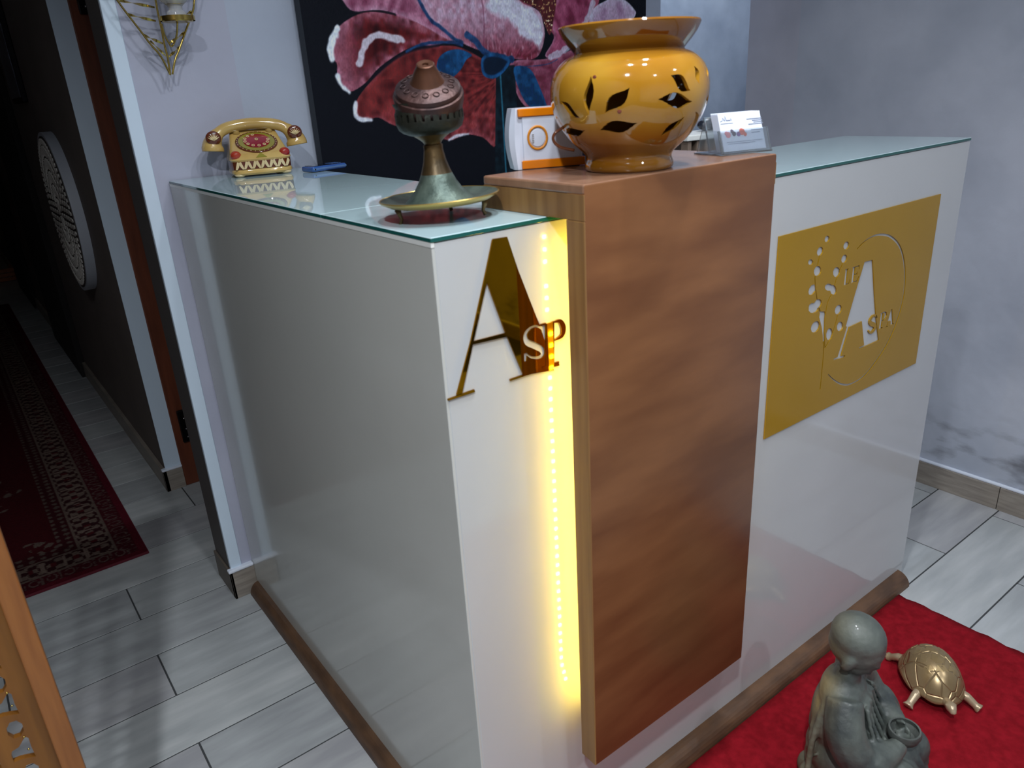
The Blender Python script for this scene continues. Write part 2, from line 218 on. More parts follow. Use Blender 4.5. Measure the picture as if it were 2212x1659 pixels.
M_caulk=mat('white_caulk',(215,222,235),.5)
M_grout=mat('grout',(58,60,62),.9)
tiles=[]
for i,(a,b) in enumerate([((172,176,178),(152,156,158)),((166,170,172),(146,149,152)),((178,181,182),(158,162,164)),((170,171,173),(149,150,154))]):
    tiles.append(mat('wood_look_tile',a,.38,rgb2=b,vscale=7,stretch=(.6,3.5,1),bump=.08,bscale=40,spec=.4))
M_lam=mat('white_gloss_laminate',(184,187,189),.10,var=.05,vscale=3,spec=.5,coat=.3)
M_lamside=mat('grey_white_gloss_laminate',(190,192,188),.14,var=.05,vscale=3,spec=.5,coat=.25)
M_edgewhite=mat('white_edging',(225,228,226),.35)
M_glasstop=mat('glass_over_pale_blue',(176,200,206),.02,spec=.6,ior=1.52,coat=.2)
M_glassedge=mat('green_glass_edge',(24,84,80),.08,spec=.6)
M_wood=mat('box_veneer',(124,82,50),.33,rgb2=(100,62,36),vscale=5,stretch=(.8,1,3.2),bump=.03,bscale=30,spec=.4,vdetail=7)
M_woodside=mat('box_veneer_side',(140,104,62),.4,rgb2=(120,86,50),vscale=26,stretch=(1,2.6,.12),spec=.35)
M_woodtop=mat('box_veneer_top',(144,108,86),.25,rgb2=(128,94,74),vscale=8,stretch=(1,6,1),spec=.5)
M_trimwood=mat('brown_quarter_round',(94,68,48),.5,rgb2=(72,52,38),vscale=18,stretch=(1,1,4))
M_gold=mat('gold_mirror_acrylic',(170,130,8),.16,metal=.25,spec=.5,var=.08,vscale=3)
M_gold2=mat('gold_mirror_letter',(170,118,12),.03,metal=1)
M_sc=mat('brass',(190,166,90),.22,metal=1)
M_black=mat('black_metal',(14,14,16),.3,metal=.6)
M_redwood=mat('red_brown_door_wood',(112,58,36),.4,rgb2=(90,44,26),vscale=12,stretch=(4,1,.4),bump=.05)
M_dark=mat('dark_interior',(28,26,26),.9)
M_cream=mat('cream_paint',(196,190,166),.5)

# ------------------------------------------------ room shell
fl=empty('floor',(0,0,0),'', ''); del fl['label']; del fl['category']; struct(fl)
g=obj('grout_bed',box(-1.5,3.2,-3.2,8.2,-.05,-.0015),M_grout,fl)
TL=.603; TW=.1755; Y0=.147; gp=.0020
tm={}
for m_i,m in enumerate(tiles):
    bm=bx(bmesh.new(),gp,TL-gp,gp,TW-gp,-.008,0,.0004,1); bmesh.ops.recalc_face_normals(bm,faces=bm.faces)
    me=bpy.data.meshes.new('tile'); bm.to_mesh(me); bm.free(); me.materials.append(m); tm[m_i]=me
def vis_tile(x,y):
    if x+TL<-1.5 or x>3.2: return False
    if y>1.9 and x>.1: return False
    if x>.02 and y>1.15 and x+TL<1.8: return False
    return True
for k in range(-13,46):
    y=Y0+k*TW
    half=(k%2==1) if k>=1 else (k%2==0)
    off=0.0 if half else -.29
    for j in range(-4,6):
        x=off+j*TL
        if vis_tile(x,y):
            mi=rnd.randrange(4); o=bpy.data.objects.new('tile',tm[mi]); COL.objects.link(o); o.parent=fl; o.location=(x,y,0)
WY=1.125; HX=-.035
struct(obj('ceiling',box(-1.5,3.2,-3.2,8.2,CEIL,CEIL+.05),M_ceil))
struct(obj('wall_back',box(-.05,1.61,WY,1.262,0,CEIL),M_wall))
struct(obj('wall_recess',box(1.6,3.2,1.60,1.70,0,CEIL),mat('recess_plaster',(172,186,202),.75,rgb2=(150,164,182),vscale=5,bump=.3,bscale=28)))
struct(obj('wall_recess_side',box(1.55,1.61,1.262,1.60,0,CEIL),M_wall))
struct(obj('wall_right',box(1.862,1.99,-3.2,.963,0,CEIL),M_wallR))
struct(obj('wall_passage_end',box(3.1,3.2,.963,1.6,0,CEIL),M_wallR))
struct(obj('wall_passage_side',box(1.99,3.2,.85,.963,0,CEIL),M_wallR))
struct(obj('wall_front',box(-1.5,1.99,-3.2,-3.1,0,CEIL),M_wallR))
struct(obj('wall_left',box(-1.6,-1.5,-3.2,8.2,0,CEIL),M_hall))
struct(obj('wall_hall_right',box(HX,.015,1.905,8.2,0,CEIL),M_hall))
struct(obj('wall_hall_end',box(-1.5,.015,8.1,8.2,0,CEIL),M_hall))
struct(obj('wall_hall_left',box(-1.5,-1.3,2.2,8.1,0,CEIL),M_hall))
struct(obj('wall_side_room_far',box(.9,1.0,1.262,2.6,0,CEIL),M_dark))  # side room walls coloured near-black to stand for the unlit room
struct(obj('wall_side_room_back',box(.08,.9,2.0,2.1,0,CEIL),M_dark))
# pale corner bead down the end of the back wall
struct(obj('trim_1',box(-.058,-.028,WY-.004,WY+.01,.088,CEIL,.002),M_bead))
struct(obj('trim_2',box(-.0575,-.05,WY+.01,1.262,.0,CEIL),mat('end_face_shade',(78,74,73),.6)))  # end face turned from the lamps: its shade is put into this colour
# skirtings
sk=struct(obj('baseboard_back',box(-.064,0,WY-.013,WY,0,.083,.001),M_skirt))
sk2=struct(obj('baseboard_end',box(-.064,-.0575,WY-.013,1.262,0,.083,.001),mat('skirting_shaded_side',(96,88,80),.5)))  # darker copy of the skirting, with the shade of the end painted in
struct(obj('trim_3',box(-.068,0,WY-.016,WY+.002,.083,.092,.003),M_caulk))
br=empty('baseboard_right',(1.862,0,0),'',''); del br['label']; del br['category']; struct(br)
for a,b in [(-3.1,-2.42),(-2.418,-1.82),(-1.818,-1.22),(-1.218,-.62),(-.618,-.021),(-.019,.58),(.582,.963)]:
    obj('skirting_tile',box(1.85,1.862,a,b,0,.074,.001),M_skirt,br)
struct(obj('trim_4',box(1.852,1.863,-3.1,.963,.074,.083,.003),M_caulk))
struct(obj('baseboard_hall',box(HX-.013,HX,1.892,8.1,0,.078,.001),M_skirt))
struct(obj('baseboard_pier',box(HX-.013,.017,1.892,1.905,0,.078,.001),M_skirt))
struct(obj('trim_5',box(HX-.015,.018,1.89,1.91,.078,.086,.003),M_caulk))
struct(obj('wall_pier_face',box(HX-.001,.017,1.900,1.906,.08,CEIL),M_bead))
# doorway lining with hinges
d=empty('door_1',(.05,1.9,0),'',''); del d['label']; del d['category']; struct(d)
obj('door_frame',box(.017,.082,1.895,1.94,0,2.1,.003),M_redwood,d)
obj('door_leaf',box(.086,.128,1.93,1.97,.01,2.08,.002),M_redwood,d)
obj('door_strip',box(.083,.092,1.896,1.935,.02,1.02,.002),M_cream,d)
for z in (1.52,.165):
    h=obj('hinge',box(.040,.088,1.885,1.897,z,z+.12,.003),M_black,d)
    bm=bmesh.new()
    for q in (.02,.06,.10): lathe(bm,[(0,-.0),(.0035,0),(.003,.0015),(0,.0022)],12)
    bm.free()
    bm=bmesh.new()
    for q in (.02,.05,.09):
        bmesh.ops.create_uvsphere(bm,u_segments=10,v_segments=6,radius=.0035,matrix=Matrix.Translation((.058,1.884,z+q)))
    obj('screw',bm,mat('screw_steel',(150,150,155),.25,metal=1),h,True)
# far dark door frames in the hall
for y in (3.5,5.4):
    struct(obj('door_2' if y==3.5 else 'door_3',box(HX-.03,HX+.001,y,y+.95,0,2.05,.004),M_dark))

# ------------------------------------------------ reception counter
CH=1.10; CW=1.33; CL=1.122
ct=empty('reception_counter',(.3,.3,0),'L-shaped white gloss reception counter with pale glass tops','counter')
obj('front_panel',box(0.004,CW,0,.018,.004,CH-.001,.001),M_lam,ct)
obj('side_panel',box(0,.018,.0005,CL,.004,CH-.001,.001),M_lamside,ct)
obj('end_panel',box(CW-.018,CW,.018,.275,.004,CH-.001,.001),M_lam,ct)
obj('inner_panel',box(.272,.29,.275,CL,.1,CH-.001,.001),M_lam,ct)
obj('inner_panel',box(.272,CW-.018,.257,.275,.1,CH-.001,.001),M_lam,ct)
obj('counter_board',box(.018,.272,.275,CL,CH-.024,CH-.002),M_edgewhite,ct)
obj('counter_board',box(.018,CW-.018,.018,.257,CH-.024,CH-.002),M_edgewhite,ct)
obj('edge_strip',box(-.0006,.004,.0,CL,CH-.006,CH,.0005),M_edgewhite,ct)
def glass(x0,x1,y0,y1):
    bm=box(x0,x1,y0,y1,CH,CH+.006,.0008,1); bmesh.ops.translate(bm,vec=-wloc(ct),verts=bm.verts)
    bmesh.ops.recalc_face_normals(bm,faces=bm.faces); me=bpy.data.meshes.new('glass_top')
    for f in bm.faces: f.material_index=0 if f.normal.z>.5 else 1
    bm.to_mesh(me); bm.free(); me.materials.append(M_glasstop); me.materials.append(M_glassedge)
    o=bpy.data.objects.new('glass_top',me); COL.objects.link(o); o.parent=ct
glass(-.001,.292,.298,CL-.002); glass(-.001,.56,-.001,.2965); glass(.561,CW,-.001,.28)
# quarter-round base trim
q=[(0,0)]+[(-.034*math.cos(t*math.pi/16),.034*math.sin(t*math.pi/16)) for t in range(9)]
bm=bmesh.new(); sweep_prof(bm,q,(-.02,0,0),(1.307,0,0)); obj('base_trim',bm,M_trimwood,ct)
bm=bmesh.new(); sweep_prof(bm,[(a*.75,b) for a,b in q],(0,-.02,0),(0,WY-.02,0),side=(1,0,0)); obj('base_trim',bm,M_trimwood,ct)

# raised timber box and floating slab over the front
X0,X1,YF,ZT,ZB=.168,.542,-.072,1.149,.242
wb=empty('timber_display_box',(.355,-.05,ZB),'reddish-brown timber slab and box wrapping over the counter front','counter panel')
bm=bmesh.new()
bx(bm,X0+.0006,X1-.0006,YF,-.040,ZB,ZT-.0006,.0025,2)
obj('front_slab',bm,M_wood,wb,'auto')
obj('side_board',box(X0,X0+.016,-.0715,.13,CH+.0065,ZT-.0121,.0002),M_woodside,wb)
obj('side_edge',box(X0-.0004,X0+.004,-.0715,-.0395,ZB+.0005,CH+.006,.0012),M_woodside,wb)
obj('side_board',box(X1-.016,X1,-.0715,.13,CH+.0065,ZT-.0121,.0002),M_woodside,wb)
obj('top_board',box(X0,X1,-.0715,.13,ZT-.012,ZT,.0025,2),M_woodtop,wb)
obj('back_board',box(X0+.001,X1-.001,.114,.129,CH+.0065,ZT-.004),M_woodside,wb)
# LED strip on the back of the slab
LY=[1.0,.74,.2]
st=empty('led_strip',(.196,-.0395,.25),'warm LED strip behind the left edge of the timber slab','light strip')
def ledrun(root,x,z0,z1,st_e):
    obj('strip_tape',box(x-.005,x+.005,-.0399,-.0390,z0,z1),M_edgewhite,root)
    bm=bmesh.new(); bx(bm,-.0025,.0025,0,.0012,-.0025,.0025); bmesh.ops.recalc_face_normals(bm,faces=bm.faces)
    me=bpy.data.meshes.new('diode'); bm.to_mesh(me); bm.free(); me.materials.append(emis('led_glow',(1.0,.66,.07),st_e))
    n=int((z1-z0)/.0167)
    for i in range(n):
        z=z1-.006-i*.0167
        if i in (3,7): continue
        dx=0.012*max(0,(z0+.06-z)/.06)
        o=bpy.data.objects.new('diode',me); COL.objects.link(o); o.parent=root; o.location=Vector((x+dx,-.0389,z))-wloc(root)
ledrun(st,.196,.30,1.078,230)
st2=empty('led_strip',(.49,-.0395,.25),'second LED strip tucked behind the right edge of the slab','light strip')
ledrun(st2,.500,.27,1.078,60)

# gold letters on the left bit of front panel
fnF=lambda a,b,d: (a/1000,d,b/1000)
lg=empty('gold_letter_sign',(.09,-.001,.9),'gold mirror letter A with small SP on the white panel','sign')
body=bmesh.new()
for k in ('thick','thin','bar','ser1','ser2'): 
    prism(body,A[k],-.0025,-.0003,fnF)
Ls=[(x,y) for x,y in [(v[0],v[1]) for v in spline(A['Sc'],5)]]
nS=len(Ls); wS=[2.2+6.5*math.sin(math.pi*i/(nS-1))**2 if True else 4 for i in range(nS)]
Sp=stroke(Ls,wS)
cb=bmesh.new(); prism(cb,Sp,-.01,.01,fnF); prism(cb,[(121,937),(127,937),(125,925.5),(121,926)],-.01,.01,fnF); prism(cb,[(151,969),(155,967),(154.5,957),(152.5,959)],-.01,.01,fnF)
# union the overlapping strokes then knock the S out
a=tmp(body,'a'); md=a.modifiers.new('u','BOOLEAN'); md.operation='DIFFERENCE'; md.solver='EXACT'; md.use_self=True; b_=tmp(cb,'b'); md.object=b_
me=applied(a); bpy.data.objects.remove(a); bpy.data.objects.remove(b_)
o=link('letter_a',me,None,lg); me.materials.clear(); me.materials.append(M_gold2); me.transform(Matrix.Translation(-wloc(lg)))
bm=bmesh.new(); prism(bm,A['Pst'],-.003,-.0003,fnF)
outer=[(v[0],v[1]) for v in spline([(p[0],p[1]) for p in A['Pbowl'][1:5]],5)]
prism(bm,stroke([(v[0],v[1]) for v in spline([(174,967.6),(184,966.5),(189.5,957),(187,946),(174,942.5)],6)],[2+6*math.sin(math.pi*i/24)**1.5 for i in range(25)]),-.0029,-.0002,fnF)
prism(bm,[(151,970),(160,970),(160,967.5),(151,967.5)],-.0028,-.0002,fnF); prism(bm,[(150,911),(180,911),(180,908.5),(150,908.5)],-.0028,-.0002,fnF)
obj('letter_p',bm,M_gold2,lg)

# gold logo plate
pl=empty('gold_logo_plate',(.945,-.001,.63),'square gold plate with cut-out spa logo on the white panel','sign')
plate=box(.6655,1.2270,-.0026,-.0005,.6290,1.0030,.0003,1)
cb=bmesh.new(); D0,D1=-.02,.02
for k,v in G.items():
    mx_=sum(p[0] for p in v)/len(v); mz_=sum(p[1] for p in v)/len(v); prism(cb,[(mx_+(p[0]-mx_)*1.18,mz_+(p[1]-mz_)*1.18) for p in v],D0,D1,fnF)
for s_,wd in zip(GS,(2.8,2.4,2.4)): prism(cb,stroke([(v[0],v[1]) for v in spline(s_,4)],wd),D0,D1,fnF)
cc=[(v[0],v[1]) for v in spline(GC,5)]; nC=len(cc)
prism(cb,stroke(cc,[1.8+4.6*math.sin(math.pi*i/(nC-1)) for i in range(nC)]),D0,D1,fnF)
prism(cb,GA,D0,D1,fnF)
def gl(ch,x,z,w,h):
    f=lambda P:[(x+a*w,z+b*h) for a,b in P]; s=.13
    if ch=='L': return [f([(.0,0),(.9,0),(1,.3),(.93,.3),(.8,.07),(.5,.07),(.5,.94),(.6,1),(.0,1),(.1,.94),(.1,.06)])]
    if ch=='E': return [f([(0,0),(.9,0),(1,.28),(.92,.28),(.8,.07),(.45,.07),(.45,.47),(.7,.47),(.7,.38),(.76,.38),(.76,.62),(.7,.62),(.7,.53),(.45,.53),(.45,.93),(.8,.93),(.9,.74),(.96,.74),(.92,1),(0,1),(.14,.94),(.14,.06)])]
    if ch=='P':
        return [f([(0,0),(.6,0),(.6,.05),(.45,.06),(.45,.42),(.45,.94),(.45,1),(0,1),(.12,.94),(.12,.06)]),f([(.44,.44),(.6,.44),(.85,.52),(1,.7),(.9,.9),(.65,1),(.44,1),(.44,.94),(.6,.92),(.68,.72),(.6,.52),(.44,.5)])]
    if ch=='A': return [f([(.42,1),(.58,1),(.95,.06),(1.05,0),(.5,0),(.63,.06),(.55,.3),(.25,.3),(.17,.06),(.28,0),(-.05,0),(.08,.06)])]
    if ch=='S': return [stroke([(v[0],v[1]) for v in spline(f([(.92,.78),(.7,.95),(.35,.93),(.12,.75),(.3,.56),(.7,.42),(.88,.22),(.65,.05),(.3,.06),(.08,.22)]),4)],[w*(.1+.2*math.sin(math.pi*i/36)**2) for i in range(37)])]
for ch,x,z,wd,h in (('L',883,876,22,31),('E',907,875.5,29,31),('P',1036,753,30,35),('A',1067,751,31,36)):
    for P in gl(ch,x,z,wd,h): prism(cb,P,D0,D1,fnF)
me=cut(plate,cb); me.materials.clear(); me.materials.append(M_gold); me.transform(Matrix.Translation(-wloc(pl))); link('plate',me,None,pl)
bm=bmesh.new()
for P in gl('S',996,752,32,38): prism(bm,P,-.0026,-.0003,fnF)
obj('letter_s',bm,M_gold,pl)

# ------------------------------------------------ flower painting leaning on the wall
PX0,PX1,PZ0,PZ1=.356,1.500,.62,1.82
pt=empty('flower_painting',(.93,1.10,PZ0),'large canvas of a pink flower on a black ground behind the counter','painting')
obj('canvas_edge',box(PX0,PX1,1.0865,1.118,PZ0,PZ1,.001),mat('canvas_side',(46,52,60),.7),pt)
def inpoly(px,pz,poly):
    ins=np.zeros(px.shape,bool); dmin=np.full(px.shape,1e9); n=len(poly)
    for i in range(n):
        x1,y1=poly[i]; x2,y2=poly[(i+1)%n]
        c=((y1>pz)!=(y2>pz))&(px<(x2-x1)*(pz-y1)/((y2-y1) if y2!=y1 else 1e-9)+x1); ins^=c
        t=np.clip(((px-x1)*(x2-x1)+(pz-y1)*(y2-y1))/((x2-x1)**2+(y2-y1)**2+1e-9),0,1)
        dmin=np.minimum(dmin,np.hypot(px-x1-t*(x2-x1),pz-y1-t*(y2-y1)))
    return ins,dmin
def dline(px,pz,path):
    dmin=np.full(px.shape,1e9)
    for (x1,y1),(x2,y2) in zip(path,path[1:]):
        t=np.clip(((px-x1)*(x2-x1)+(pz-y1)*(y2-y1))/((x2-x1)**2+(y2-y1)**2+1e-9),0,1)
        dmin=np.minimum(dmin,np.hypot(px-x1-t*(x2-x1),pz-y1-t*(y2-y1)))
    return dmin
def vnoise(x,z,s,seed=0):
    xi=np.floor(x/s).astype(int); zi=np.floor(z/s).astype(int); fx=x/s-xi; fz=z/s-zi; fx=fx*fx*(3-2*fx); fz=fz*fz*(3-2*fz)
    h=lambda a,b: ((np.sin(a*127.1+b*311.7+seed*74.7)*43758.5453)%1)
    return (h(xi,zi)*(1-fx)+h(xi+1,zi)*fx)*(1-fz)+(h(xi,zi+1)*(1-fx)+h(xi+1,zi+1)*fx)*fz
def gridmesh(name,nx,nz,fn,colfn,m,parent):
    """flat grid with per-vertex colour"""
    u,v=np.meshgrid(np.linspace(0,1,nx),np.linspace(0,1,nz)); u=u.ravel(); v=v.ravel()
    co=fn(u,v); me=bpy.data.meshes.new(name); nv=len(u); i=np.arange(nx-1); j=np.arange(nz-1); I,J=np.meshgrid(i,j); a=(J*nx+I).ravel()
    F=np.stack([a,a+1,a+1+nx,a+nx],1).astype(np.int32); nf=len(F)
    me.vertices.add(nv); me.vertices.foreach_set('co',co.astype(np.float32).ravel()); me.loops.add(nf*4); me.loops.foreach_set('vertex_index',F.ravel())
    me.polygons.add(nf); me.polygons.foreach_set('loop_start',np.arange(nf,dtype=np.int32)*4); me.update(calc_edges=True); me.validate()
    ca=me.color_attributes.new('Col','FLOAT_COLOR','POINT'); c=colfn(u,v); c=np.clip(c,0,255)/255; c=np.where(c<=.04045,c/12.92,((c+.055)/1.055)**2.4)
    ca.data.foreach_set('color',np.concatenate([c,np.ones((nv,1))],1).astype(np.float32).ravel())
    return link(name,me,m,parent)
def paint(u,v):
    x=(PX0+u*(PX1-PX0))*1000; z=(PZ0+v*(PZ1-PZ0))*1000
    C=np.zeros((len(x),3)); C[:]=(13,17,27)
    n1=vnoise(x,z,40,1); n2=vnoise(x,z,12,2); n3=vnoise(x,z,5,3)
    d=dict(PP); s=dict(PS)
    def lay(mask,c):
        C[:]=C*(1-mask[:,None])+np.array(c)*mask[:,None] if not hasattr(c,'shape') else C*(1-mask[:,None])+c*mask[:,None]
    def sm(a,lo,hi): return np.clip((a-lo)/(hi-lo),0,1)
    def mixc(a,b,t): return np.array(a)*(1-t[:,None])+np.array(b)*t[:,None]
    def streak(cx,cz,k,seed): # brush strokes radiating from a centre
        ang=np.arctan2(z-cz,x-cx)*180/np.pi; r=np.hypot(x-cx,z-cz); return .6*vnoise(ang*k,r,14 if k>1 else 30,seed)+.4*vnoise(ang*k*3,r,20,seed+5)
    cx,cz=935,1295
    # petals beyond the top of the photograph continue the bloom
    for (px_,pz_,rx_,rz_,c1,c2) in ((700,1560,120,190,(160,105,130),(205,190,205)),(930,1600,150,200,(140,70,90),(200,190,205)),(1180,1560,130,190,(150,80,100),(205,195,210))):
        e=np.hypot((x-px_)/rx_,(z-pz_)/rz_); lay(sm(1.02-e,0,.03),mixc(c1,c2,sm(e,.4,1)*sm(z,1480,1700)))
    def petal(key,base,dark,light,edge=10,seed=1,k=2.0,lw=.8):
        poly=[(p[0],p[1]) for p in spline(d[key],4,True)]
        i,ds=inpoly(x,z,poly); m=np.where(i,sm(ds,-.1,2.2),0); st=streak(cx,cz,k,seed)
        col=mixc(base,dark,np.clip(st*1.5-.35,0,1)); col=col*(1-(lw*sm(edge-ds,0,edge)*(n2*.9+.1))[:,None])+np.array(light)*(lw*sm(edge-ds,0,edge)*(n2*.9+.1))[:,None]
        lay(m,col); return i,ds,m
    petal('rightlow',(140,82,104),(96,42,58),(190,140,165),16,3)
    petal('rightwhite',(180,160,185),(150,120,150),(205,212,228),26,4,lw=1)
    petal('upleft',(176,122,148),(104,48,72),(196,168,190),14,5)
    i,ds,m=petal('lowleft',(136,60,62),(64,20,26),(176,104,116),12,6,3)
    t=sm(z,1140,1320)*m; lay(np.clip(t*.6*(n1),0,1),(92,34,36)); lay(m*sm(1240-z,0,90)*.35*n2,(196,124,140))
    i,ds,m=petal('curl',(100,30,34),(44,12,18),(184,126,148),34,7,2.4,1.0)
    lay(m*sm(520-x,0,60)*.55,(168,116,138))
    petal('rightpink',(164,90,120),(96,36,58),(190,170,195),12,8)
    i,ds,m=petal('center',(142,66,84),(76,24,36),(196,160,184),10,9,2.6)
    lay(m*sm(z,1330,1440)*(.55+.45*n2),(192,172,196)); lay(m*sm(1365-z,0,70)*.75*(.4+.6*n1),(92,28,42)); lay(m*np.clip((vnoise(x*1.0,z*.25,4,31)-.72)*4,0,1)*.5,(214,176,196))
    poly=[(p[0],p[1]) for p in spline(d['centerwhite'],4,True)]; i,ds=inpoly(x,z,poly); st=streak(cx,cz,2.4,12); lay(np.where(i,sm(ds+14*(st-.5),0,12),0),mixc((206,212,228),(176,170,192),n2*.7))
    i,ds,m=petal('stamen',(98,46,52),(60,24,30),(130,80,84),6,10)
    sp=(n3>.80)&(m>.5); lay(sp*0.9,(188,150,110)); lay(((vnoise(x,z,3.5,21)>.85)&(m>.5)&(n1>.35))*1.0,(228,206,176))
    for k_,w_,c_,op in (('edgeL1',13,(206,216,228),1),('edgeL2',9,(206,216,228),1),('curlW',13,(196,196,212),.9),('lowW1',9,(205,212,226),.95),('lowW2',7,(200,204,220),.9),('rw',14,(188,190,210),.75)):
        dl=dline(x,z,[(p[0],p[1]) for p in spline(s[k_],4)]); lay(op*sm(w_*(.55+.45*n2)-dl,0,4),c_)
    dl=dline(x,z,[(p[0],p[1]) for p in spline(s['darkline'],4)]); lay(.8*sm(5-dl,0,4),(26,20,34))
    dl=dline(x,z,[(p[0],p[1]) for p in spline(s['vein'],4)]); lay(.7*sm(2.4-dl,0,2),(110,56,80))
    for k_,w_ in (('b1',7),('b2',6),('b3',12),('b4',3)):
        dl=dline(x,z,[(p[0],p[1]) for p in spline(s[k_],4)]); lay(.9*sm(w_*(.6+.5*n2)-dl,0,3),mixc((40,92,142),(20,44,78),n2))
    poly=d['stem']; i,ds=inpoly(x,z,poly); lay(np.where(i,sm(ds,0,2),0)*.96,mixc((20,44,58),(8,18,28),n2)); lay(np.where(i,1,0)*sm(4-np.abs(x-(poly[0][0]+14)),0,3),(44,100,122))
    for k_ in ('leafL','leafR','calyx'):
        poly=[(p[0],p[1]) for p in spline(d[k_],4,True)]; i,ds=inpoly(x,z,poly); lay(np.where(i,sm(ds,0,2),0),mixc((36,96,150),(18,58,92),np.clip(n2*1.1+sm(ds,4,16)*.3,0,1)))
    ii,ds=inpoly(x,z,[(p[0],p[1]) for p in spline(d['calyx'],4,True)]); lay(np.where(ii,sm(ds,8,12),0)*.85,(12,26,48))
    g_=.90+.20*vnoise(x,z*.5,2.5,41)[:,None]; return np.where(C>60,60+(C*g_-60)*1.2,C*.9+4)
gridmesh('painted_face',560,580,lambda u,v: np.stack([PX0+u*(PX1-PX0)-.93,np.full(len(u),1.0858-1.10),v*(PZ1-PZ0)],1),paint,vcol_mat('paint_strokes',.5,.12,.25,180),pt)

# ------------------------------------------------ leaf-shaped brass wall sconce
sc=empty('brass_wall_sconce',(.044,1.12,1.32),'brass leaf-shaped wire sconce hanging on the pinkish wall','sconce')
SY=1.082
m3=lambda P,y=SY:[(a/1000,y,b/1000) for a,b in P]
def mirror_up(P,zc=1520): return P+[(a,2*zc-b) for a,b in P[::-1]]
ext=lambda P,top: [top]+P
bm=bmesh.new(); Lp=[(-48,1520),(-43,1492)]+SC['L']; tube(bm,spline(m3([(44,1712),(0,1650),(-38,1578)]+Lp),5),.0021,8)
obj('frame_wire',bm,M_sc,sc,True)
bm=bmesh.new(); tube(bm,spline(m3([(44,1712),(92,1650),(128,1578),(134,1520),(130,1492)]+SC['R']),5),.0021,8); obj('frame_wire',bm,M_sc,sc,True)
bm=bmesh.new(); tube(bm,spline(m3([(44,1712),(44.5,1600)]+SC['Cn']+[(42,1324)],SY+.012),4),.0022,8); obj('frame_wire',bm,M_sc,sc,True)
def ribbon(p,q,w=7,tw=180,n=14,y=SY):
    bm=bmesh.new(); p=Vector((p[0]/1000,y,p[1]/1000)); q=Vector((q[0]/1000,y+.010,q[1]/1000)); t=(q-p).normalized(); a=Vector((0,1,0)); b=t.cross(a).normalized(); pr=None
    for i in range(n+1):
        f=i/n; th=math.radians(tw)*f+.3; dd=(b*math.cos(th)+a*math.sin(th))*w/2000*(.45+.55*math.sin(math.pi*min(1,f*1.0+.12))); nn=(a*math.cos(th)-b*math.sin(th))*.0004; c=p.lerp(q,f)
        cur=[bm.verts.new(c+dd+nn),bm.verts.new(c-dd+nn),bm.verts.new(c-dd-nn),bm.verts.new(c+dd-nn)]
        if pr:
            for k in range(4): bm.faces.new((pr[k],pr[(k+1)%4],cur[(k+1)%4],cur[k]))
        else: bm.faces.new(cur)
        pr=cur
    bm.faces.new(pr); return bm
for k in ('r1','r2','r3','r4','r5','r6','r7'): obj('rib',ribbon(SC[k][0],SC[k][1],8 if k!='r4' else 6),M_sc,sc,'auto')
for a,b in (((-38,1500),(44,1490)),((-44,1545),(44,1535)),((-36,1590),(44,1572)),((130,1500),(46,1480)),((132,1545),(46,1530)),((124,1590),(46,1570))): obj('rib',ribbon(a,b,8),M_sc,sc,'auto')
cxx,czz,cyy=.0665,1.4285,1.045
bm=bmesh.new(); lathe(bm,[(.0345,-.0045),(.0345,.0045),(.033,.0045),(.033,-.0045)],40,(cxx,cyy,czz),cap=False); 
bmesh.ops.bridge_loops if 0 else None
obj('cup_ring',bm,M_sc,sc,'auto')
bm=bmesh.new(); tube(bm,spline(m3(SC['hook'][:-1],SY)+[(.0645,1.065,1.40),(.067,1.05,1.4235)],5),.0019,8); obj('hook',bm,M_sc,sc,True)
for (ox,oz) in ((0,0),):
    bm=bmesh.new(); lathe(bm,[(.0,0),(.020,0),(.019,.006),(.013,.012),(.014,.018),(.026,.028),(.031,.040),(.031,.085),(.029,.085),(.029,.042),(.02,.032),(0,.028)],24,(cxx,cyy,czz+.005),cap=False); obj('crystal_cup',bm,mat('cut_glass',(225,228,232),.06,trans=.55,spec=.7),sc,'auto')
bm=bmesh.new(); lathe(bm,[(.0,.0),(.018,.0),(.022,.008),(.02,.014),(0,.016)],24,(cxx,cyy,czz+.026),cap=False); obj('candle_base',bm,M_sc,sc,'auto')
bm=bmesh.new(); lathe(bm,[(0.0,0),(.03,0),(.0315,.006),(.028,.009),(0,.010)],32,(cxx,cyy,czz-.006),cap=False); obj('cup_plate',bm,M_sc,sc,'auto')
bm=bmesh.new(); tube(bm,[(.044,SY+.012,1.60),(.044,1.124,1.60)],.003,8); obj('wall_peg',bm,M_sc,sc,True)

# ------------------------------------------------ mandala on the hall wall
md_=empty('round_mandala',(HX,2.50,.92),'round carved mandala panel with pale rim on hall wall','wall art')
def disc(r,x0,x1,n=64,cyl=None,ri=0):
    bm=bmesh.new(); A_=[];B_=[]
    for i in range(n):
        t=2*math.pi*i/n; A_.append(bm.verts.new((x0,r*math.cos(t),r*math.sin(t)))); B_.append(bm.verts.new((x1,r*math.cos(t),r*math.sin(t))))
    for i in range(n): bm.faces.new((A_[i],A_[(i+1)%n],B_[(i+1)%n],B_[i]))
    bm.faces.new(A_); bm.faces.new(B_); return bm
obj('rim',disc(.285,-.034,-.001),mat('pale_rim',(170,176,186),.45),md_,'auto',world=False)
def carve(bm,r,a,l,wd,x=-.036):
    pts=[]; 
    c,s=math.cos(a),math.sin(a)
    for (u_,v_) in ((-l/2,0),(-l/6,wd/2),(l/4,wd/2),(l/2,0),(l/4,-wd/2),(-l/6,-wd/2)):
        rr=r+u_; pts.append((rr*c-v_*s,rr*s+v_*c))
    prism(bm,pts,x,x-.004,lambda a_,b_,d_:(d_,a_,b_))
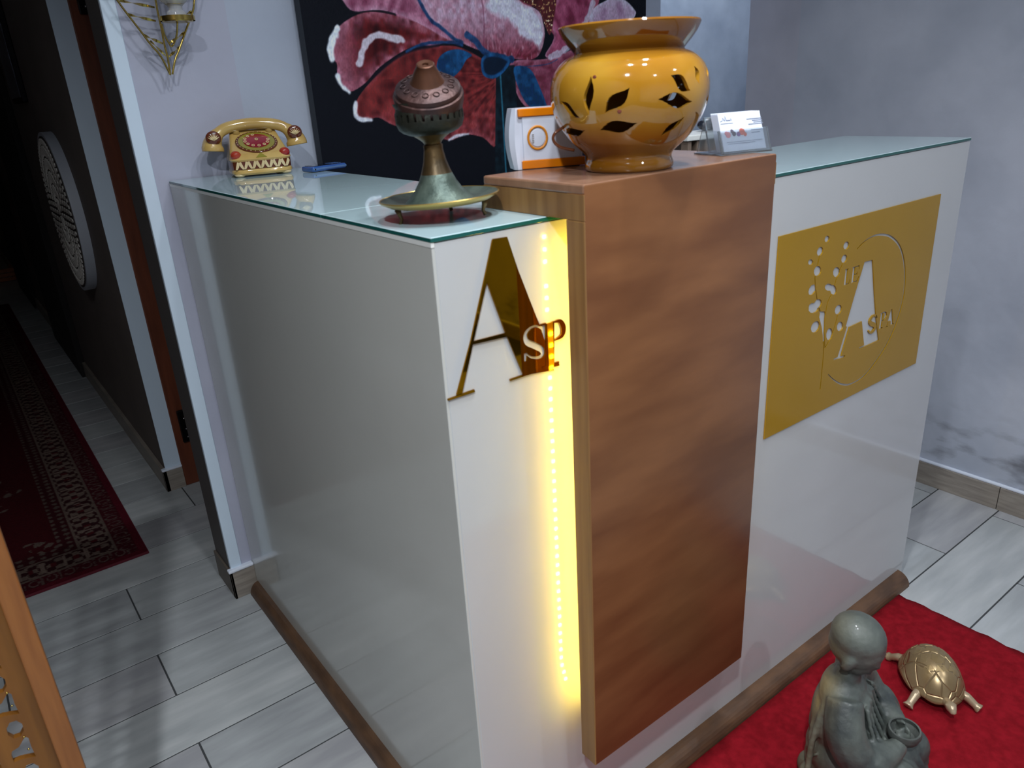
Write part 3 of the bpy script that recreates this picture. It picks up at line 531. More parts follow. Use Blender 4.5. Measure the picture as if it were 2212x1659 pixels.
obj('panel_face',disc(.272,-.036,-.03),mat('dark_carved_ground',(52,44,40),.6),md_,'auto',world=False)
for (r,n,l,wd) in ((.035,10,.045,.012),(.085,20,.04,.014),(.132,32,.04,.014),(.178,44,.038,.014),(.222,56,.036,.014),(.254,72,.02,.012)):
    bm=bmesh.new()
    for i in range(n): carve(bm,r,2*math.pi*i/n,l,wd)
    o=obj('carved_ring',bm,mat('carved_white',(180,176,170),.55),md_,world=False)
    o['kind']='stuff'
hp=empty('framed_hall_picture',(HX,3.05,1.33),'small framed picture high on the dark hall wall','picture')
obj('picture_frame',box(-.02,-.001,-.17,.17,-.02,.35,.003),M_black,hp,world=False)
obj('picture_sheet',box(-.022,-.0205,-.15,.15,.0,.33),mat('bluish_picture',(120,130,150),.2,var=.6,vscale=12),hp,world=False)
cr=empty('wooden_crate',(-.12,6.7,0),'low orange-brown wooden crate far down the dark hall','crate')
for z in (0,.035,.07):
    obj('slat',box(-.12,.07,-.02,-.005,z+.004,z+.034,.002),mat('orange_wood',(170,96,44),.5),cr,world=False)
for x in (-.12,.05): obj('side_board',box(x,x+.02,-.005,.2,.004,.104,.002),mat('orange_wood2',(160,90,42),.5),cr,world=False)

# ------------------------------------------------ hall runner
rg=empty('hall_runner_rug',(-.194,1.523,0),'dark red patterned oriental runner lying along the dark hall','rug')
def rug(u,v):
    X=u*.92; Y=v*4.2; d=np.minimum(np.minimum(X,.92-X),Y)*1000/1.36; s=np.where((X<Y),Y,X)*1000; s=np.where((.92-X)<np.minimum(X,Y),Y*1000,s)
    C=np.zeros((len(u),3)); C[:]=(92,20,34); n2=vnoise(X*1000,Y*1000,9,4); n3=vnoise(X*1000,Y*1000,5,5)
    pale=np.array((158,146,132))
    def lay(m,c): C[:]=np.where(m[:,None],np.array(c),C)
    lay(d<16,(112,22,44))
    b1=(d>=16)&(d<52); lay(b1,(84,18,32)); q=(s%46)/46; lay(b1&(np.hypot((q-.5)*46,d-34)>10)&(np.hypot((q-.5)*46,d-34)<14.5)&(n2>.25),(120,104,98)); lay(b1&(np.abs(q-.02)<.09)&(n3>.4),(112,96,90))
    lay((d>=52)&(d<58),pale*.8)
    b2=(d>=58)&(d<118); lay(b2,(60,22,28)); lay(b2&(((np.sin(s/7.5)*np.cos((d-88)/5.2))+n3*.8)>.45),pale*.86); lay(b2&(np.abs((s%60)-30)<5)&(np.abs(d-88)<24),pale*.95); lay(b2&(np.abs(((s+30)%60)-30)<7)&(np.abs(d-88)<8),(96,24,34))
    lay((d>=118)&(d<124),pale*.8)
    b3=(d>=124)&(d<158); lay(b3,(70,16,26)); lay(b3&((np.sin(s/5)+np.sin(d/3.4)+n3)>1.2),pale*.7)
    f=d>=158; lay(f,(74,8,18))
    # corner arabesques and a medallion row
    for (a,b,r) in ((.16,.16,.20),(.76,.16,.20),(.46,.75,.20),(.46,1.55,.2),(.46,2.35,.2)):
        rr=np.hypot(X-a,(Y-b)); th=np.arctan2(Y-b,X-a); e=r*(.75+.25*np.cos(th*8)); lay(f&(rr<e)&((np.sin(rr*170)+np.sin(th*16)+n3*1.2)>.9),pale*.72)
    C*= (.86+.28*vnoise(X*1000,Y*1000,3,9))[:,None]
    return C*np.array((.66,.60,.60))
obj('pile_body',box(-.92,0,0,4.2,.0005,.0085,.001),mat('rug_edge',(90,18,34),.95),rg,world=False)
gridmesh('woven_pattern',240,640,lambda u,v: np.stack([-.002-u*.916,.002+(v**1.5)*4.19,np.full(len(u),.0092)],1),lambda u,v: rug(u,v**1.5),vcol_mat('rug_pile',.95,.1,.5,260),rg)

# ------------------------------------------------ red entrance mat
M_red=mat('red_carpet',(134,18,30),.95,rgb2=(114,12,22),vscale=60,bump=.35,bscale=700,spec=.1,vdetail=8)
bm=bmesh.new(); nx=60; ny=44; x0,x1,y0,y1=.02,1.248,-.95,-.0365; V=[]
for j in range(ny+1):
    for i in range(nx+1):
        u=i/nx; v=j/ny; e=(.0018*math.sin(i*2.1+j*1.7)+.0015*math.sin(j*3.9)) if (i in (0,nx) or j in (0,)) else 0
        V.append(bm.verts.new((x0+u*(x1-x0)+e,y0+v*(y1-y0),.007+.0012*math.sin(i*1.3)*math.cos(j*1.1))))
for j in range(ny):
    for i in range(nx): bm.faces.new((V[j*(nx+1)+i],V[j*(nx+1)+i+1],V[(j+1)*(nx+1)+i+1],V[(j+1)*(nx+1)+i]))
r=bmesh.ops.extrude_face_region(bm,geom=list(bm.faces)); 
for g_ in r['geom']:
    if isinstance(g_,bmesh.types.BMVert): g_.co.z=.0004
tag(obj('red_mat',bm,M_red,None,True),'bright red carpet mat in front of the counter','mat')

# ------------------------------------------------ ceramic telephone
def cer(name,rgb,rgb2=None,r=.08): return mat(name,rgb,r,rgb2=rgb2,vscale=14,coat=.6,spec=.5)
M_yel=cer('yellow_glaze',(198,170,104),(184,150,84)); M_cr=cer('cream_glaze',(214,196,152),(202,178,128)); M_brn=cer('brown_glaze',(92,42,20)); M_rd=cer('red_glaze',(150,28,30),(170,70,30)); M_ol=cer('olive_glaze',(136,128,44)); M_mar=cer('maroon_glaze',(150,24,42),(126,18,36))
tp=empty('ceramic_telephone',(.180,1.030,1.106),'glazed yellow ceramic rotary telephone ornament with red dial','ornament',math.radians(-12))
def loft(bm,secs,n=40,ex=4):
    rings=[]
    for (cx,cy,z,hx,hy) in secs:
        R=[]
        for i in range(n):
            t=2*math.pi*i/n; c,s=math.cos(t),math.sin(t); k=(abs(c)**ex+abs(s)**ex)**(-1/ex); R.append(bm.verts.new((cx+hx*c*k,cy+hy*s*k,z)))
        rings.append(R)
    for a,b in zip(rings,rings[1:]):
        for i in range(n): bm.faces.new((a[i],a[(i+1)%n],b[(i+1)%n],b[i]))
    bm.faces.new(rings[0]); bm.faces.new(rings[-1]); return bm
bm=bmesh.new()
secs=[(0,.003,.004,.062,.050),(0,.003,.008,.066,.053),(0,.003,.013,.066,.053),(0,.003,.016,.064,.051),(0,.003,.034,.065,.052),(0,.003,.037,.067,.054),(0,.004,.041,.066,.052)]
for k in range(9):
    t=k/8; f=-.045+t*.077; bk=.055-.004*t; secs.append((0,(f+bk)/2,.046+.048*t,.064-.014*t,(bk-f)/2))
secs+=[(0,.043,.0965,.046,.008)]
loft(bm,secs,56,6)
obj('body',bm,M_yel,tp,'auto',world=False)
for sx in (-1,1):
    for sy in (-.038,.044):
        bm=bmesh.new(); bmesh.ops.create_uvsphere(bm,u_segments=16,v_segments=10,radius=1,matrix=Matrix.Translation((sx*.05,sy,.005))@Matrix.Diagonal((.012,.009,.005,1))); obj('foot',bm,M_cr,tp,True,world=False)
for sx in (-1,1):
    bm=bmesh.new(); loft(bm,[(sx*.036,.036,.088,.010,.015),(sx*.036,.034,.098,.007,.013),(sx*.038,.030,.105,.005,.008),(sx*.039,.026,.1075,.002,.004)],16,2.5); obj('cradle_horn',bm,M_yel,tp,True,world=False)
# band of leaves
bm=bmesh.new(); loft(bm,[(0,.003,.0165,.0650,.0518),(0,.003,.0335,.0655,.0524)],48,6); obj('band_ground',bm,M_brn,tp,'auto',world=False)
for i in range(13):
    x=-.054+i*.009; bm=bmesh.new(); s=1 if i%2 else -1
    prism(bm,[(x-.0042*s,.0325),(x-.0005*s,.0335),(x+.0030*s,.024),(x+.0048*s,.0175),(x+.0010*s,.0172),(x-.0025*s,.022),(x-.0052*s,.0285)],-.0485,-.0505,lambda a,b,d_:(a,d_,b)); obj('relief_leaf',bm,M_cr,tp,world=False)
# dial on the sloping front
nrm=Vector((0,-.050,.022)).normalized()  # outward normal of slope
Rd=Vector((0,-.048,.077)).normalized(); q_=Rd.to_track_quat('Z','Y').to_matrix().to_4x4()
cdl=Vector((0.0,-.0075,.0695))
Md=Matrix.Translation(cdl)@q_
def onD(bm): bmesh.ops.transform(bm,matrix=Md,verts=bm.verts); return bm
def dl(prof,n=48,sx=1.12): 
    bm=bmesh.new(); lathe(bm,prof,n); bmesh.ops.transform(bm,matrix=Matrix.Diagonal((1.5,1.28,1,1)),verts=bm.verts); return onD(bm)
obj('dial_base',dl([(0,-.012),(.0305,-.012),(.0305,.0015),(.029,.003),(.0275,.0025),(0,.002)]),M_brn,tp,'auto',world=False)
obj('dial_ring',dl([(.0265,.0015),(.0262,.0035),(.0,.0042)]),M_ol,tp,'auto',world=False)
obj('dial_centre',dl([(.0195,.003),(.019,.0058),(.012,.0072),(0,.0078)]),M_mar,tp,'auto',world=False)
for i in range(10):
    t=math.radians(100+i*29); bm=bmesh.new(); c=(math.cos(t)*.0225*1.12,math.sin(t)*.0205,.0062)
    tube(bm,[(c[0]+.0030*math.cos(a*math.pi/5),c[1]+.0027*math.sin(a*math.pi/5),c[2]) for a in range(10)],.0011,6,True); obj('finger_hole',onD(bm),M_cr,tp,True,world=False)
bm=bmesh.new(); tube(bm,[(.003*math.cos(a*math.pi/5),.003*math.sin(a*math.pi/5),.0085) for a in range(10)],.0012,6,True); obj('centre_button',onD(bm),M_cr,tp,True,world=False)
for i in range(28):
    t=2*math.pi*i/28; bm=bmesh.new(); bmesh.ops.create_uvsphere(bm,u_segments=8,v_segments=5,radius=.0011,matrix=Matrix.Translation((math.cos(t)*.0285*1.5,math.sin(t)*.0285*1.28,.0032))); 
    obj('dial_bead',onD(bm),M_cr,tp,True,world=False)
for sx in (-1,1):
    bm=bmesh.new(); bmesh.ops.create_uvsphere(bm,u_segments=16,v_segments=10,radius=1,matrix=Matrix.Translation((sx*.0525,-.038,.046))@rx(30)@Matrix.Diagonal((.0120,.010,.011,1))); obj('corner_boss',bm,M_rd,tp,True,world=False)
bm=bmesh.new(); prism(bm,[(-.012,.040),(0,.0500),(.012,.040)],-.0500,-.0400,lambda a,b,d_:(a,d_+ (b-.04)*.6,b)); obj('front_leaf',bm,M_ol,tp,world=False)
# handset
hs=empty('handset',(0,0,0),'',''); del hs['label']; del hs['category']; hs.parent=tp; bpy.data.objects.remove(hs)
bm=bmesh.new(); path=spline([(-.093,.018,.056),(-.090,.020,.074),(-.076,.024,.092),(-.05,.027,.1045),(0,.028,.1095),(.05,.027,.1045),(.076,.024,.092),(.090,.020,.074),(.093,.018,.056)],6)
n=len(path); rr=[]
for i in range(n):
    f=abs(i/(n-1)-.5)*2; e=.0122+.0145*max(0,(f-.45)/.55)**1.0; e=min(e,.0235); rr.append((e*1.0,e*1.02))
tube(bm,path,rr,28); hs=obj('handset',bm,M_yel,tp,True,world=False)
for sx in (-1,1):
    for k in range(7):
        t=math.radians(-60+k*20); bm=bmesh.new(); c=Vector((sx*.0885,-.0035,.080)); dv=Vector((math.sin(t),0,math.cos(t)))
        p0=c+dv*-.001; p1=c+dv*.0135
        tube(bm,[p0,(p0+p1)/2+Vector((0,-.0012,0)),p1],[.0007,.0017,.0006],6); obj('petal_relief',bm,M_cr,hs,True,world=False)
    bm=bmesh.new(); bmesh.ops.create_uvsphere(bm,u_segments=20,v_segments=10,radius=1,matrix=Matrix.Translation((sx*.0885,.001,.085))@Matrix.Diagonal((.0165,.0055,.0150,1))); obj('flower_ground',bm,M_brn,hs,True,world=False)

# ------------------------------------------------ blue mobile phone
mp_=empty('blue_mobile_phone',(.297,.945,1.106),'small blue mobile phone lying on the glass beside the telephone ornament','phone',math.radians(12))
M_blu=mat('blue_shell',(44,84,150),.22,coat=.4); 
bm=bmesh.new(); bx(bm,-.047,.047,-.022,.022,.001,.0125,.004,3); obj('shell',bm,M_blu,mp_,'auto',world=False)
bm=bmesh.new(); bx(bm,-.040,.040,-.018,.018,.0122,.0134,.0006,1); obj('screen',bm,mat('phone_screen',(14,22,44),.06),mp_,world=False)
bm=bmesh.new(); bx(bm,-.046,.046,-.0228,-.0218,.005,.009,.0004,1); obj('side_band',bm,mat('pale_blue_band',(110,150,205),.2,metal=.5),mp_,world=False)
bm=bmesh.new(); bmesh.ops.create_uvsphere(bm,u_segments=12,v_segments=8,radius=.0018,matrix=Matrix.Translation((-.0405,-.0225,.0065))); obj('audio_jack',bm,M_black,mp_,True,world=False)
bm=bmesh.new()
for i in range(4):
    for j in range(3): bx(bm,.012+i*.007,.017+i*.007,-.013+j*.009,-.006+j*.009,.0133,.0141)
obj('keypad',bm,mat('keypad_blue',(70,100,150),.3),mp_,world=False)['kind']='stuff'

# ------------------------------------------------ brass incense burner
ib=empty('incense_burner',(.085,.110,1.106),'tarnished brass footed incense burner with domed copper lid on glass corner','incense burner',0)
M_br=mat('tarnished_brass',(122,96,58),.4,metal=.7,rgb2=(78,66,48),vscale=22,bump=.2,bscale=60)
M_vg=mat('verdigris_brass',(98,112,102),.45,metal=.55,rgb2=(60,74,68),vscale=30,bump=.3,bscale=90)
M_dkb=mat('blackened_bowl',(60,62,54),.5,metal=.6,rgb2=(32,35,32),vscale=30,bump=.3,bscale=120)
M_cop=mat('aged_copper',(84,58,54),.45,metal=.55,rgb2=(56,44,46),vscale=24,bump=.35,bscale=110)
lean=Matrix.Rotation(math.radians(-2.0),4,Vector((.55,.83,0)).normalized())
def IB(bm): bmesh.ops.transform(bm,matrix=lean,verts=bm.verts); return bm
obj('saucer',IB(lathe(bmesh.new(),[(0,.0195),(.04,.0195),(.060,.0205),(.074,.0255),(.0765,.0275),(.0765,.0290),(.073,.0280),(.058,.0235),(.04,.0225),(0,.0225)],72,cap=False)),M_vg,ib,'auto',world=False)
obj('saucer_rim',IB(lathe(bmesh.new(),[(.0655,.0208),(.0762,.0262),(.0775,.0285),(.0762,.0296),(.0752,.0284)],72,cap=False)),mat('worn_brass_rim',(176,148,84),.3,metal=.85),ib,'auto',world=False)
obj('pedestal',IB(lathe(bmesh.new(),[(.045,.0226),(.040,.027),(.031,.036),(.024,.047),(.0200,.056),(.0198,.0562)],56)),M_vg,ib,'auto',world=False)
obj('neck',IB(lathe(bmesh.new(),[(.0200,.0558),(.0180,.061),(.0145,.072),(.0122,.085),(.0120,.0875)],56)),M_br,ib,'auto',world=False)
obj('stem',IB(lathe(bmesh.new(),[(.0122,.0865),(.0122,.091),(.0105,.092),(.0108,.093),(.0125,.0955),(.016,.0985),(.0225,.103),(.026,.106)],56)),M_br,ib,'auto',world=False)
bowl=lathe(bmesh.new(),[(0,.1035),(.025,.1035),(.034,.107),(.0395,.1115),(.0415,.117),(.0425,.119),(.0425,.131),(.0412,.133),(.0405,.136),(.043,.1405),(.0435,.1425),(.0415,.1425),(.0385,.136),(.0395,.119),(.036,.112),(0,.1075)],72,cap=False)
cb=bmesh.new()
for i in range(26):
    bx(cb,-.0017,.0017,.035,.047,.1205,.1295,M=rz(i*360/26))
me=cut(bowl,cb,False); me.materials.clear(); me.materials.append(M_dkb); me.transform(lean); link('slotted_bowl',me,None,ib,'auto')
lt=Matrix.Translation((-.004,-.001,.1445))@Matrix.Rotation(math.radians(27),4,Vector((.83,-.55,0)).normalized())@Matrix.Translation((0,0,-.004))
def LT(bm): bmesh.ops.transform(bm,matrix=lt,verts=bm.verts); return bm
lid=obj('lid',LT(lathe(bmesh.new(),[(0,-.012),(.036,-.012),(.041,-.004),(.0425,.003),(.0432,.010),(.0425,.0125),(.040,.0135),(.0405,.0155),(.0395,.019),(.036,.0215),(.0225,.0255),(.021,.0265),(0,.0265)],72,cap=False)),M_cop,ib,'auto',world=False)
obj('lid_knob',LT(lathe(bmesh.new(),[(.0215,.0255),(.0185,.030),(.0140,.040),(.0108,.0455),(.0108,.0475),(.0095,.0485),(.004,.0475),(.0035,.045),(0,.044)],48,cap=False)),mat('copper_knob',(98,62,44),.42,metal=.55,rgb2=(70,48,38),vscale=30),lid,'auto',world=False)
for i in range(14):
    t=2*math.pi*i/14; bm=bmesh.new(); tube(bm,[(math.cos(t)*.0295+.0036*math.cos(a*math.pi/5),math.sin(t)*.0295+.0036*math.sin(a*math.pi/5),.0240-.0022*math.cos(a*math.pi/5-t)*.36) for a in range(10)],.0007,6,True); obj('embossed_ring',LT(bm),M_cop,lid,True,world=False)
for k,a in enumerate((175,-50,45)):
    t=math.radians(a); bm=bmesh.new(); c=Vector((math.cos(t),math.sin(t),0)); 
    tube(bm,[c*.060+Vector((0,0,.020)),c*.0585+Vector((0,0,.014)),c*.056+Vector((0,0,.007)),c*.059+Vector((0,0,.001))],[.0045,.0032,.0020,.0028],8); obj('foot',IB(bm),M_br,ib,True,world=False)

# ------------------------------------------------ white and orange dispenser
dv=empty('white_orange_dispenser',(.275,.126,1.149),'white plastic box with orange bands and ring beside the yellow pot','dispenser',math.radians(-24))
M_wp=mat('white_plastic',(205,212,228),.3,coat=.2); M_or=mat('orange_translucent',(214,120,10),.15,coat=.4)
def sect(z0,z1,x0,x1,y0,y1,bul=.004,n=10):
    bm=bmesh.new(); L=[]
    prof=[(x0-bul*math.sin(math.pi*i/n),y0) for i in range(1)]
    for z in np.linspace(z0,z1,13):
        f=math.sin(math.pi*(z-.0)/.082); L.append([bm.verts.new((x0-bul*f,y1,z)),bm.verts.new((x0-bul*f,y0+.006,z)),bm.verts.new((x0+.004-bul*f*.5,y0,z)),bm.verts.new((x1-.004,y0,z)),bm.verts.new((x1,y0+.006,z)),bm.verts.new((x1,y1,z))])
    for a,b in zip(L,L[1:]):
        for i in range(6): bm.faces.new((a[i],a[(i+1)%6],b[(i+1)%6],b[i]))
    bm.faces.new(L[0]); bm.faces.new(L[-1]); return bm
obj('case',sect(0.0005,.082,-.046,.052,-.010,.022,.006),M_wp,dv,'auto',world=False)
obj('face_panel',box(-.034,.052,-.0125,-.009,.012,.071,.001),M_wp,dv,world=False)
obj('orange_band',box(-.040,.054,-.0145,-.004,.0705,.081,.0012),M_or,dv,world=False)
obj('orange_band',box(-.037,.056,-.0145,-.004,.001,.0125,.0012),M_or,dv,world=False)
bm=bmesh.new(); tube(bm,[(-.013+.0135*math.cos(a*math.pi/20),-.0128,.042+.0150*math.sin(a*math.pi/20)) for a in range(40)],.0017,8,True); obj('orange_ring',bm,mat('orange_ring',(206,130,30),.25),dv,True,world=False)
bm=bmesh.new(); lathe(bm,[(0,0),(.0115,0),(.0105,.0016),(0,.0022)],32); bmesh.ops.transform(bm,matrix=Matrix.Translation((-.013,-.0124,.042))@rx(90)@Matrix.Diagonal((1,1.1,1,1)),verts=bm.verts); obj('button',bm,M_wp,dv,'auto',world=False)
bm=bmesh.new()
for i in range(5): bx(bm,-.0215,-.0185,-.0150,-.0138,.036+i*.0026,.0366+i*.0026)
obj('speaker_slits',bm,M_skirt,dv,world=False)

# ------------------------------------------------ pierced yellow oil burner
PC=Vector((.312,-.003,1.149))
pot=empty('pierced_ceramic_burner',PC,'large mustard-glazed ceramic oil burner pot with leaf-shaped cut-outs','burner')
def glaze():
    m=mat('mustard_glaze',(190,144,46),.07,rgb2=(166,114,28),vscale=9,coat=.7,spec=.5,vdetail=3); nt=m.node_tree; N=nt.nodes.new; b=nt.nodes['Principled BSDF']; r=nt.nodes[m['ramp']]
    tc=N('ShaderNodeTexCoord'); s=N('ShaderNodeSeparateXYZ'); nt.links.new(tc.outputs['Object'],s.inputs[0])
    # tint multiplied in: browner towards the foot, the neck and the rim
    rr=N('ShaderNodeValToRGB'); e=rr.color_ramp.elements; e[0].position=0; e[0].color=(.42,.33,.30,1); e[1].position=.24; e[1].color=(.66,.52,.45,1)
    for p_,c_ in ((.36,(1,1,1,1)),(.74,(1,1,1,1)),(.81,(.42,.32,.28,1)),(.94,(.50,.40,.36,1)),(1.0,(.78,.66,.55,1))):
        q2=e.new(p_); q2.color=c_
    mr=N('ShaderNodeMapRange'); mr.inputs['From Max'].default_value=.180; nt.links.new(s.outputs[2],mr.inputs[0]); nt.links.new(mr.outputs[0],rr.inputs[0])
    mx=N('ShaderNodeMix'); mx.data_type='RGBA'; mx.blend_type='MULTIPLY'; mx.inputs['Factor'].default_value=1; nt.links.new(r.outputs[0],mx.inputs['A']); nt.links.new(rr.outputs[0],mx.inputs['B']); nt.links.new(mx.outputs['Result'],b.inputs['Base Color']); return m
M_pot=glaze()
prof=[(.050,0),(.0555,.0005),(.058,.004),(.0575,.010),(.0555,.015),(.0575,.021),(.066,.029),(.076,.038),(.085,.050),(.0935,.064),(.099,.080),(.1010,.095),(.0995,.110),(.094,.124),(.086,.133),(.077,.1395),(.070,.1425)]
pr2=[(float(a),float(b)) for a,b in [(v[0],v[1]) for v in spline([(p[0],p[1],0) for p in prof],2)]]
inner=[(a-.005,b) for a,b in pr2[::-1] if b>.012]+[(.045,.010),(0,.009)]
bm=bmesh.new(); lathe(bm,[(0,0)]+pr2+[(.068,.1436)]+inner,96,cap=False)
cb=bmesh.new()
def radius(z): return float(np.interp(z,[p[1] for p in prof],[p[0] for p in prof]))
def leafcut(a0,z0,a1,z1,wd):
    r=radius((z0+z1)/2); 
    da=(a1-a0+540)%360-180
    p=Vector((0,z0)); q=Vector((math.radians(da)*r,z1)); t=(q-p); L=t.length; t.normalize(); nn=Vector((-t.y,t.x)); pts=[]
    for i in range(9):
        f=i/8; pts.append(p+t*L*f+nn*(wd/2*math.sin(math.pi*f)**1.3+.0015*math.sin(2*math.pi*f)))
    for i in range(7,0,-1):
        f=i/8; pts.append(p+t*L*f-nn*(wd/2*math.sin(math.pi*f)**1.3-.0015*math.sin(2*math.pi*f)))
    def fn(a,b,d): 
        th=math.radians(a0)+a/r; return ((d)*math.cos(th),(d)*math.sin(th),b)
    prism(cb,[(v.x,v.y) for v in pts],.055,.115,fn)
base=[]
for (a,b) in POT:
    if a and b: base.append((a[0],a[1],b[0],b[1]))
for k,(a0,z0,a1,z1) in enumerate(base):
    wd=[.013,.0165,.011,.0105,.0145,.0165,.0150,.0105,.0085,.010,.0105,.009,.009][k] if k<13 else .008
    leafcut(a0,z0/1000,a1,z1/1000,wd/1000)if 0 else leafcut(a0,z0/1000,a1,z1/1000,wd)
leafcut(-63.7,.0818,-50,.080,.011)
for ca in (15,100):   # the same flowers on the far side
    for k in range(6):
        t=math.radians(k*60+20); u0,u1=.008,.034
        r=.097; leafcut(ca+math.degrees(u0*math.cos(t)/r),.075+u0*math.sin(t),ca+math.degrees(u1*math.cos(t)/r),.075+u1*math.sin(t),.011)
me=cut(bm,cb,True); me.materials.clear(); me.materials.append(M_pot); o=link('body',me,None,pot,'auto')
rimp=[(.0,.1400),(.066,.1400),(.0685,.143),(.071,.1465),(.0775,.154),(.0835,.162),(.0868,.1685),(.0882,.1725),(.0870,.1745),(.0845,.173),(.080,.166),(.070,.154),(.05,.147),(0,.145)]
obj('oil_dish',lathe(bmesh.new(),rimp,96,cap=False),M_pot,pot,'auto',world=False)
M_spot=mat('glaze_spot',(120,62,48),.15,coat=.4)
for (a_,z_) in ((-159.5,.1145),(-142,.0760)):
    r_=radius(z_)+.0002; bm=bmesh.new(); bmesh.ops.create_uvsphere(bm,u_segments=14,v_segments=8,radius=1,matrix=rz(a_)@Matrix.Translation((r_,0,z_))@Matrix.Diagonal((.0007,.0026,.0026,1))); obj('glaze_spot',bm,M_spot,pot,True,world=False)
# loop handle at the left
bm=bmesh.new(); az=math.radians(158); u_=Vector((math.cos(az),math.sin(az),0))
tube(bm,spline([u_*.090+Vector((0,0,.058)),u_*.101+Vector((0,0,.052)),u_*.104+Vector((0,0,.044)),u_*.096+Vector((0,0,.035)),u_*.076+Vector((0,0,.029))],5),.0019,10); obj('handle',bm,mat('brown_glaze_loop',(96,50,22),.12,coat=.5),pot,True,world=False)

# ------------------------------------------------ card holder
ch=empty('acrylic_card_holder',(.530,-.012,1.149),'clear acrylic holder full of business cards on the timber box','card holder',math.radians(-12))
M_acr=mat('clear_acrylic',(225,232,238),.04,trans=.93,ior=1.45,spec=.5)
W2=.043
def slab(y0,z0,y1,z1,x0,x1,th,m,nm,par):
    bm=bmesh.new(); d_=Vector((0,y1-y0,z1-z0)); n_=Vector((0,d_.z,-d_.y)).normalized()*th
    A_=[(x0,y0,z0),(x1,y0,z0),(x1,y1,z1),(x0,y1,z1)]; va=[bm.verts.new(p) for p in A_]; vb=[bm.verts.new(Vector(p)+n_) for p in A_]
    bm.faces.new(va); bm.faces.new(vb[::-1])
    for i in range(4): bm.faces.new((va[i],va[(i+1)%4],vb[(i+1)%4],vb[i]))
    return obj(nm,bm,m,par,world=False)
obj('base_plate',box(-W2-.004,W2+.004,-.022,.042,.0003,.0025,.0006),M_acr,ch,world=False)
slab(.006,.004,.026,.052,-W2,W2,.002,M_acr,'back_plate',ch)
slab(-.021,.003,-.010,.034,-W2-.003,W2+.003,.0018,M_acr,'front_lip',ch)
for sx in (-1,1): obj('side_wall',prism(bmesh.new(),[(-.021,.003),(.010,.003),(.020,.034),(-.009,.034)],sx*W2,sx*(W2+.0018),lambda a,b,d_:(d_,a,b)),M_acr,ch,world=False)
obj('rear_leg',prism(bmesh.new(),[(.012,.003),(.040,.003),(.025,.050)],-W2,-W2+.002,lambda a,b,d_:(d_,a,b)),M_acr,ch,world=False)
cs=empty('business_card_stack',(.530,-.012,1.149),'stack of white business cards with tiny coloured flowers in acrylic holder','cards',math.radians(-12))
M_card=mat('card_white',(222,230,246),.45)
for i in range(10):
    y=-.0165+i*.0016; slab(y,.005,y+.0185,.057-.0002*(i%3),-W2+.004,W2-.004,.0008 if i==0 else .0007,M_card,'business_card',cs)
def cardpt(a,b,off=.0004): 
    f=b/.055; y=-.0165+.0185*f; z=.005+.052*f; n_=Vector((0,-.052,.0185)).normalized(); return Vector((a,y,z))+n_*off*(1) 
def cprint(nm,rects,m,off=.0005):
    bm=bmesh.new()
    for (a0,a1,b0,b1) in rects:
        P=[(a0,b0),(a1,b0),(a1,b1),(a0,b1)]; prism(bm,P,.0002,off,lambda a,b,d_: tuple(cardpt(a,b,d_)))
    o=obj(nm,bm,m,cs,world=False); return o
M_ink=mat('grey_ink',(136,146,168),.5)
cprint('printed_lines',[(.012,.040,.0435,.0445),(.022,.0405,.0410,.0420),(.024,.0405,.0385,.0395),(.014,.041,.0360,.0370),(.016,.038,.0275,.0285),(.016,.032,.0235,.0245),(-.036,-.014,.0400,.0405),(-.032,.034,.0125,.0133),(-.030,.020,.0100,.0106)],M_ink)
def sq(cx,cb_,r,n=10): return [(cx+r*math.cos(2*math.pi*i/n),cb_+r*math.sin(2*math.pi*i/n)) for i in range(n)]
def cshape(nm,polys,m):
    bm=bmesh.new()
    for P in polys: prism(bm,P,.0002,.0006,lambda a,b,d_: tuple(cardpt(a,b,d_)))
    return obj(nm,bm,m,cs,world=False)
cshape('printed_wordmark',[stroke([(-.036,.0435),(-.032,.045),(-.031,.0485),(-.029,.0445)],.0007),stroke([(-.028,.044),(-.0265,.0505),(-.025,.044)],.0007),stroke([(-.0245,.0445),(-.018,.0445)],.0009),stroke([(-.017,.047),(-.016,.044)],.0007)],M_ink)
cshape('printed_flower',[sq(-.027,.0235,.0045),sq(-.030,.026,.003)],mat('ink_pink',(236,140,150),.5))
cshape('printed_flower',[sq(-.019,.0285,.0028),sq(-.016,.0245,.0035)],mat('ink_plum',(70,52,84),.5))
cshape('printed_flower',[sq(-.008,.0235,.0035)],mat('ink_violet',(124,70,150),.5))
cshape('printed_flower',[sq(-.001,.0265,.0052),sq(.004,.0225,.003)],mat('ink_rust',(206,88,62),.5))

# ------------------------------------------------ desk things glimpsed between the pot and the cards
dk=empty('slotted_desk_organiser',(1.03,.46,.9),'white-topped dark slotted desk organiser seen behind the pot','organiser',math.radians(-8))
obj('lid',box(-.10,.10,-.06,.06,.225,.237,.002),M_edgewhite,dk,world=False)
obj('carcass',box(-.095,.095,-.03,.055,.0,.225,.002),mat('organiser_dark',(50,40,34),.6),dk,world=False)
for i in range(8): obj('slat',box(-.094+i*.0255,-.084+i*.0255,-.055,-.031,.0,.224,.001),mat('organiser_slat',(120,104,92),.5),dk,world=False)
ds=empty('behind_counter_desk',(.9,.6,0),'low white desk hidden behind the counter','desk')
obj('desk_top',box(.45,1.40,.36,.80,.876,.8995,.002),M_edgewhite,ds)
obj('desk_leg',box(.46,.485,.40,.80,0,.876),M_edgewhite,ds); obj('desk_leg',box(1.37,1.395,.40,.80,0,.876),M_edgewhite,ds)
ms=empty('black_desk_phone',(1.06,.47,1.137),'black rounded gadget lying on the organiser behind the pot','gadget')
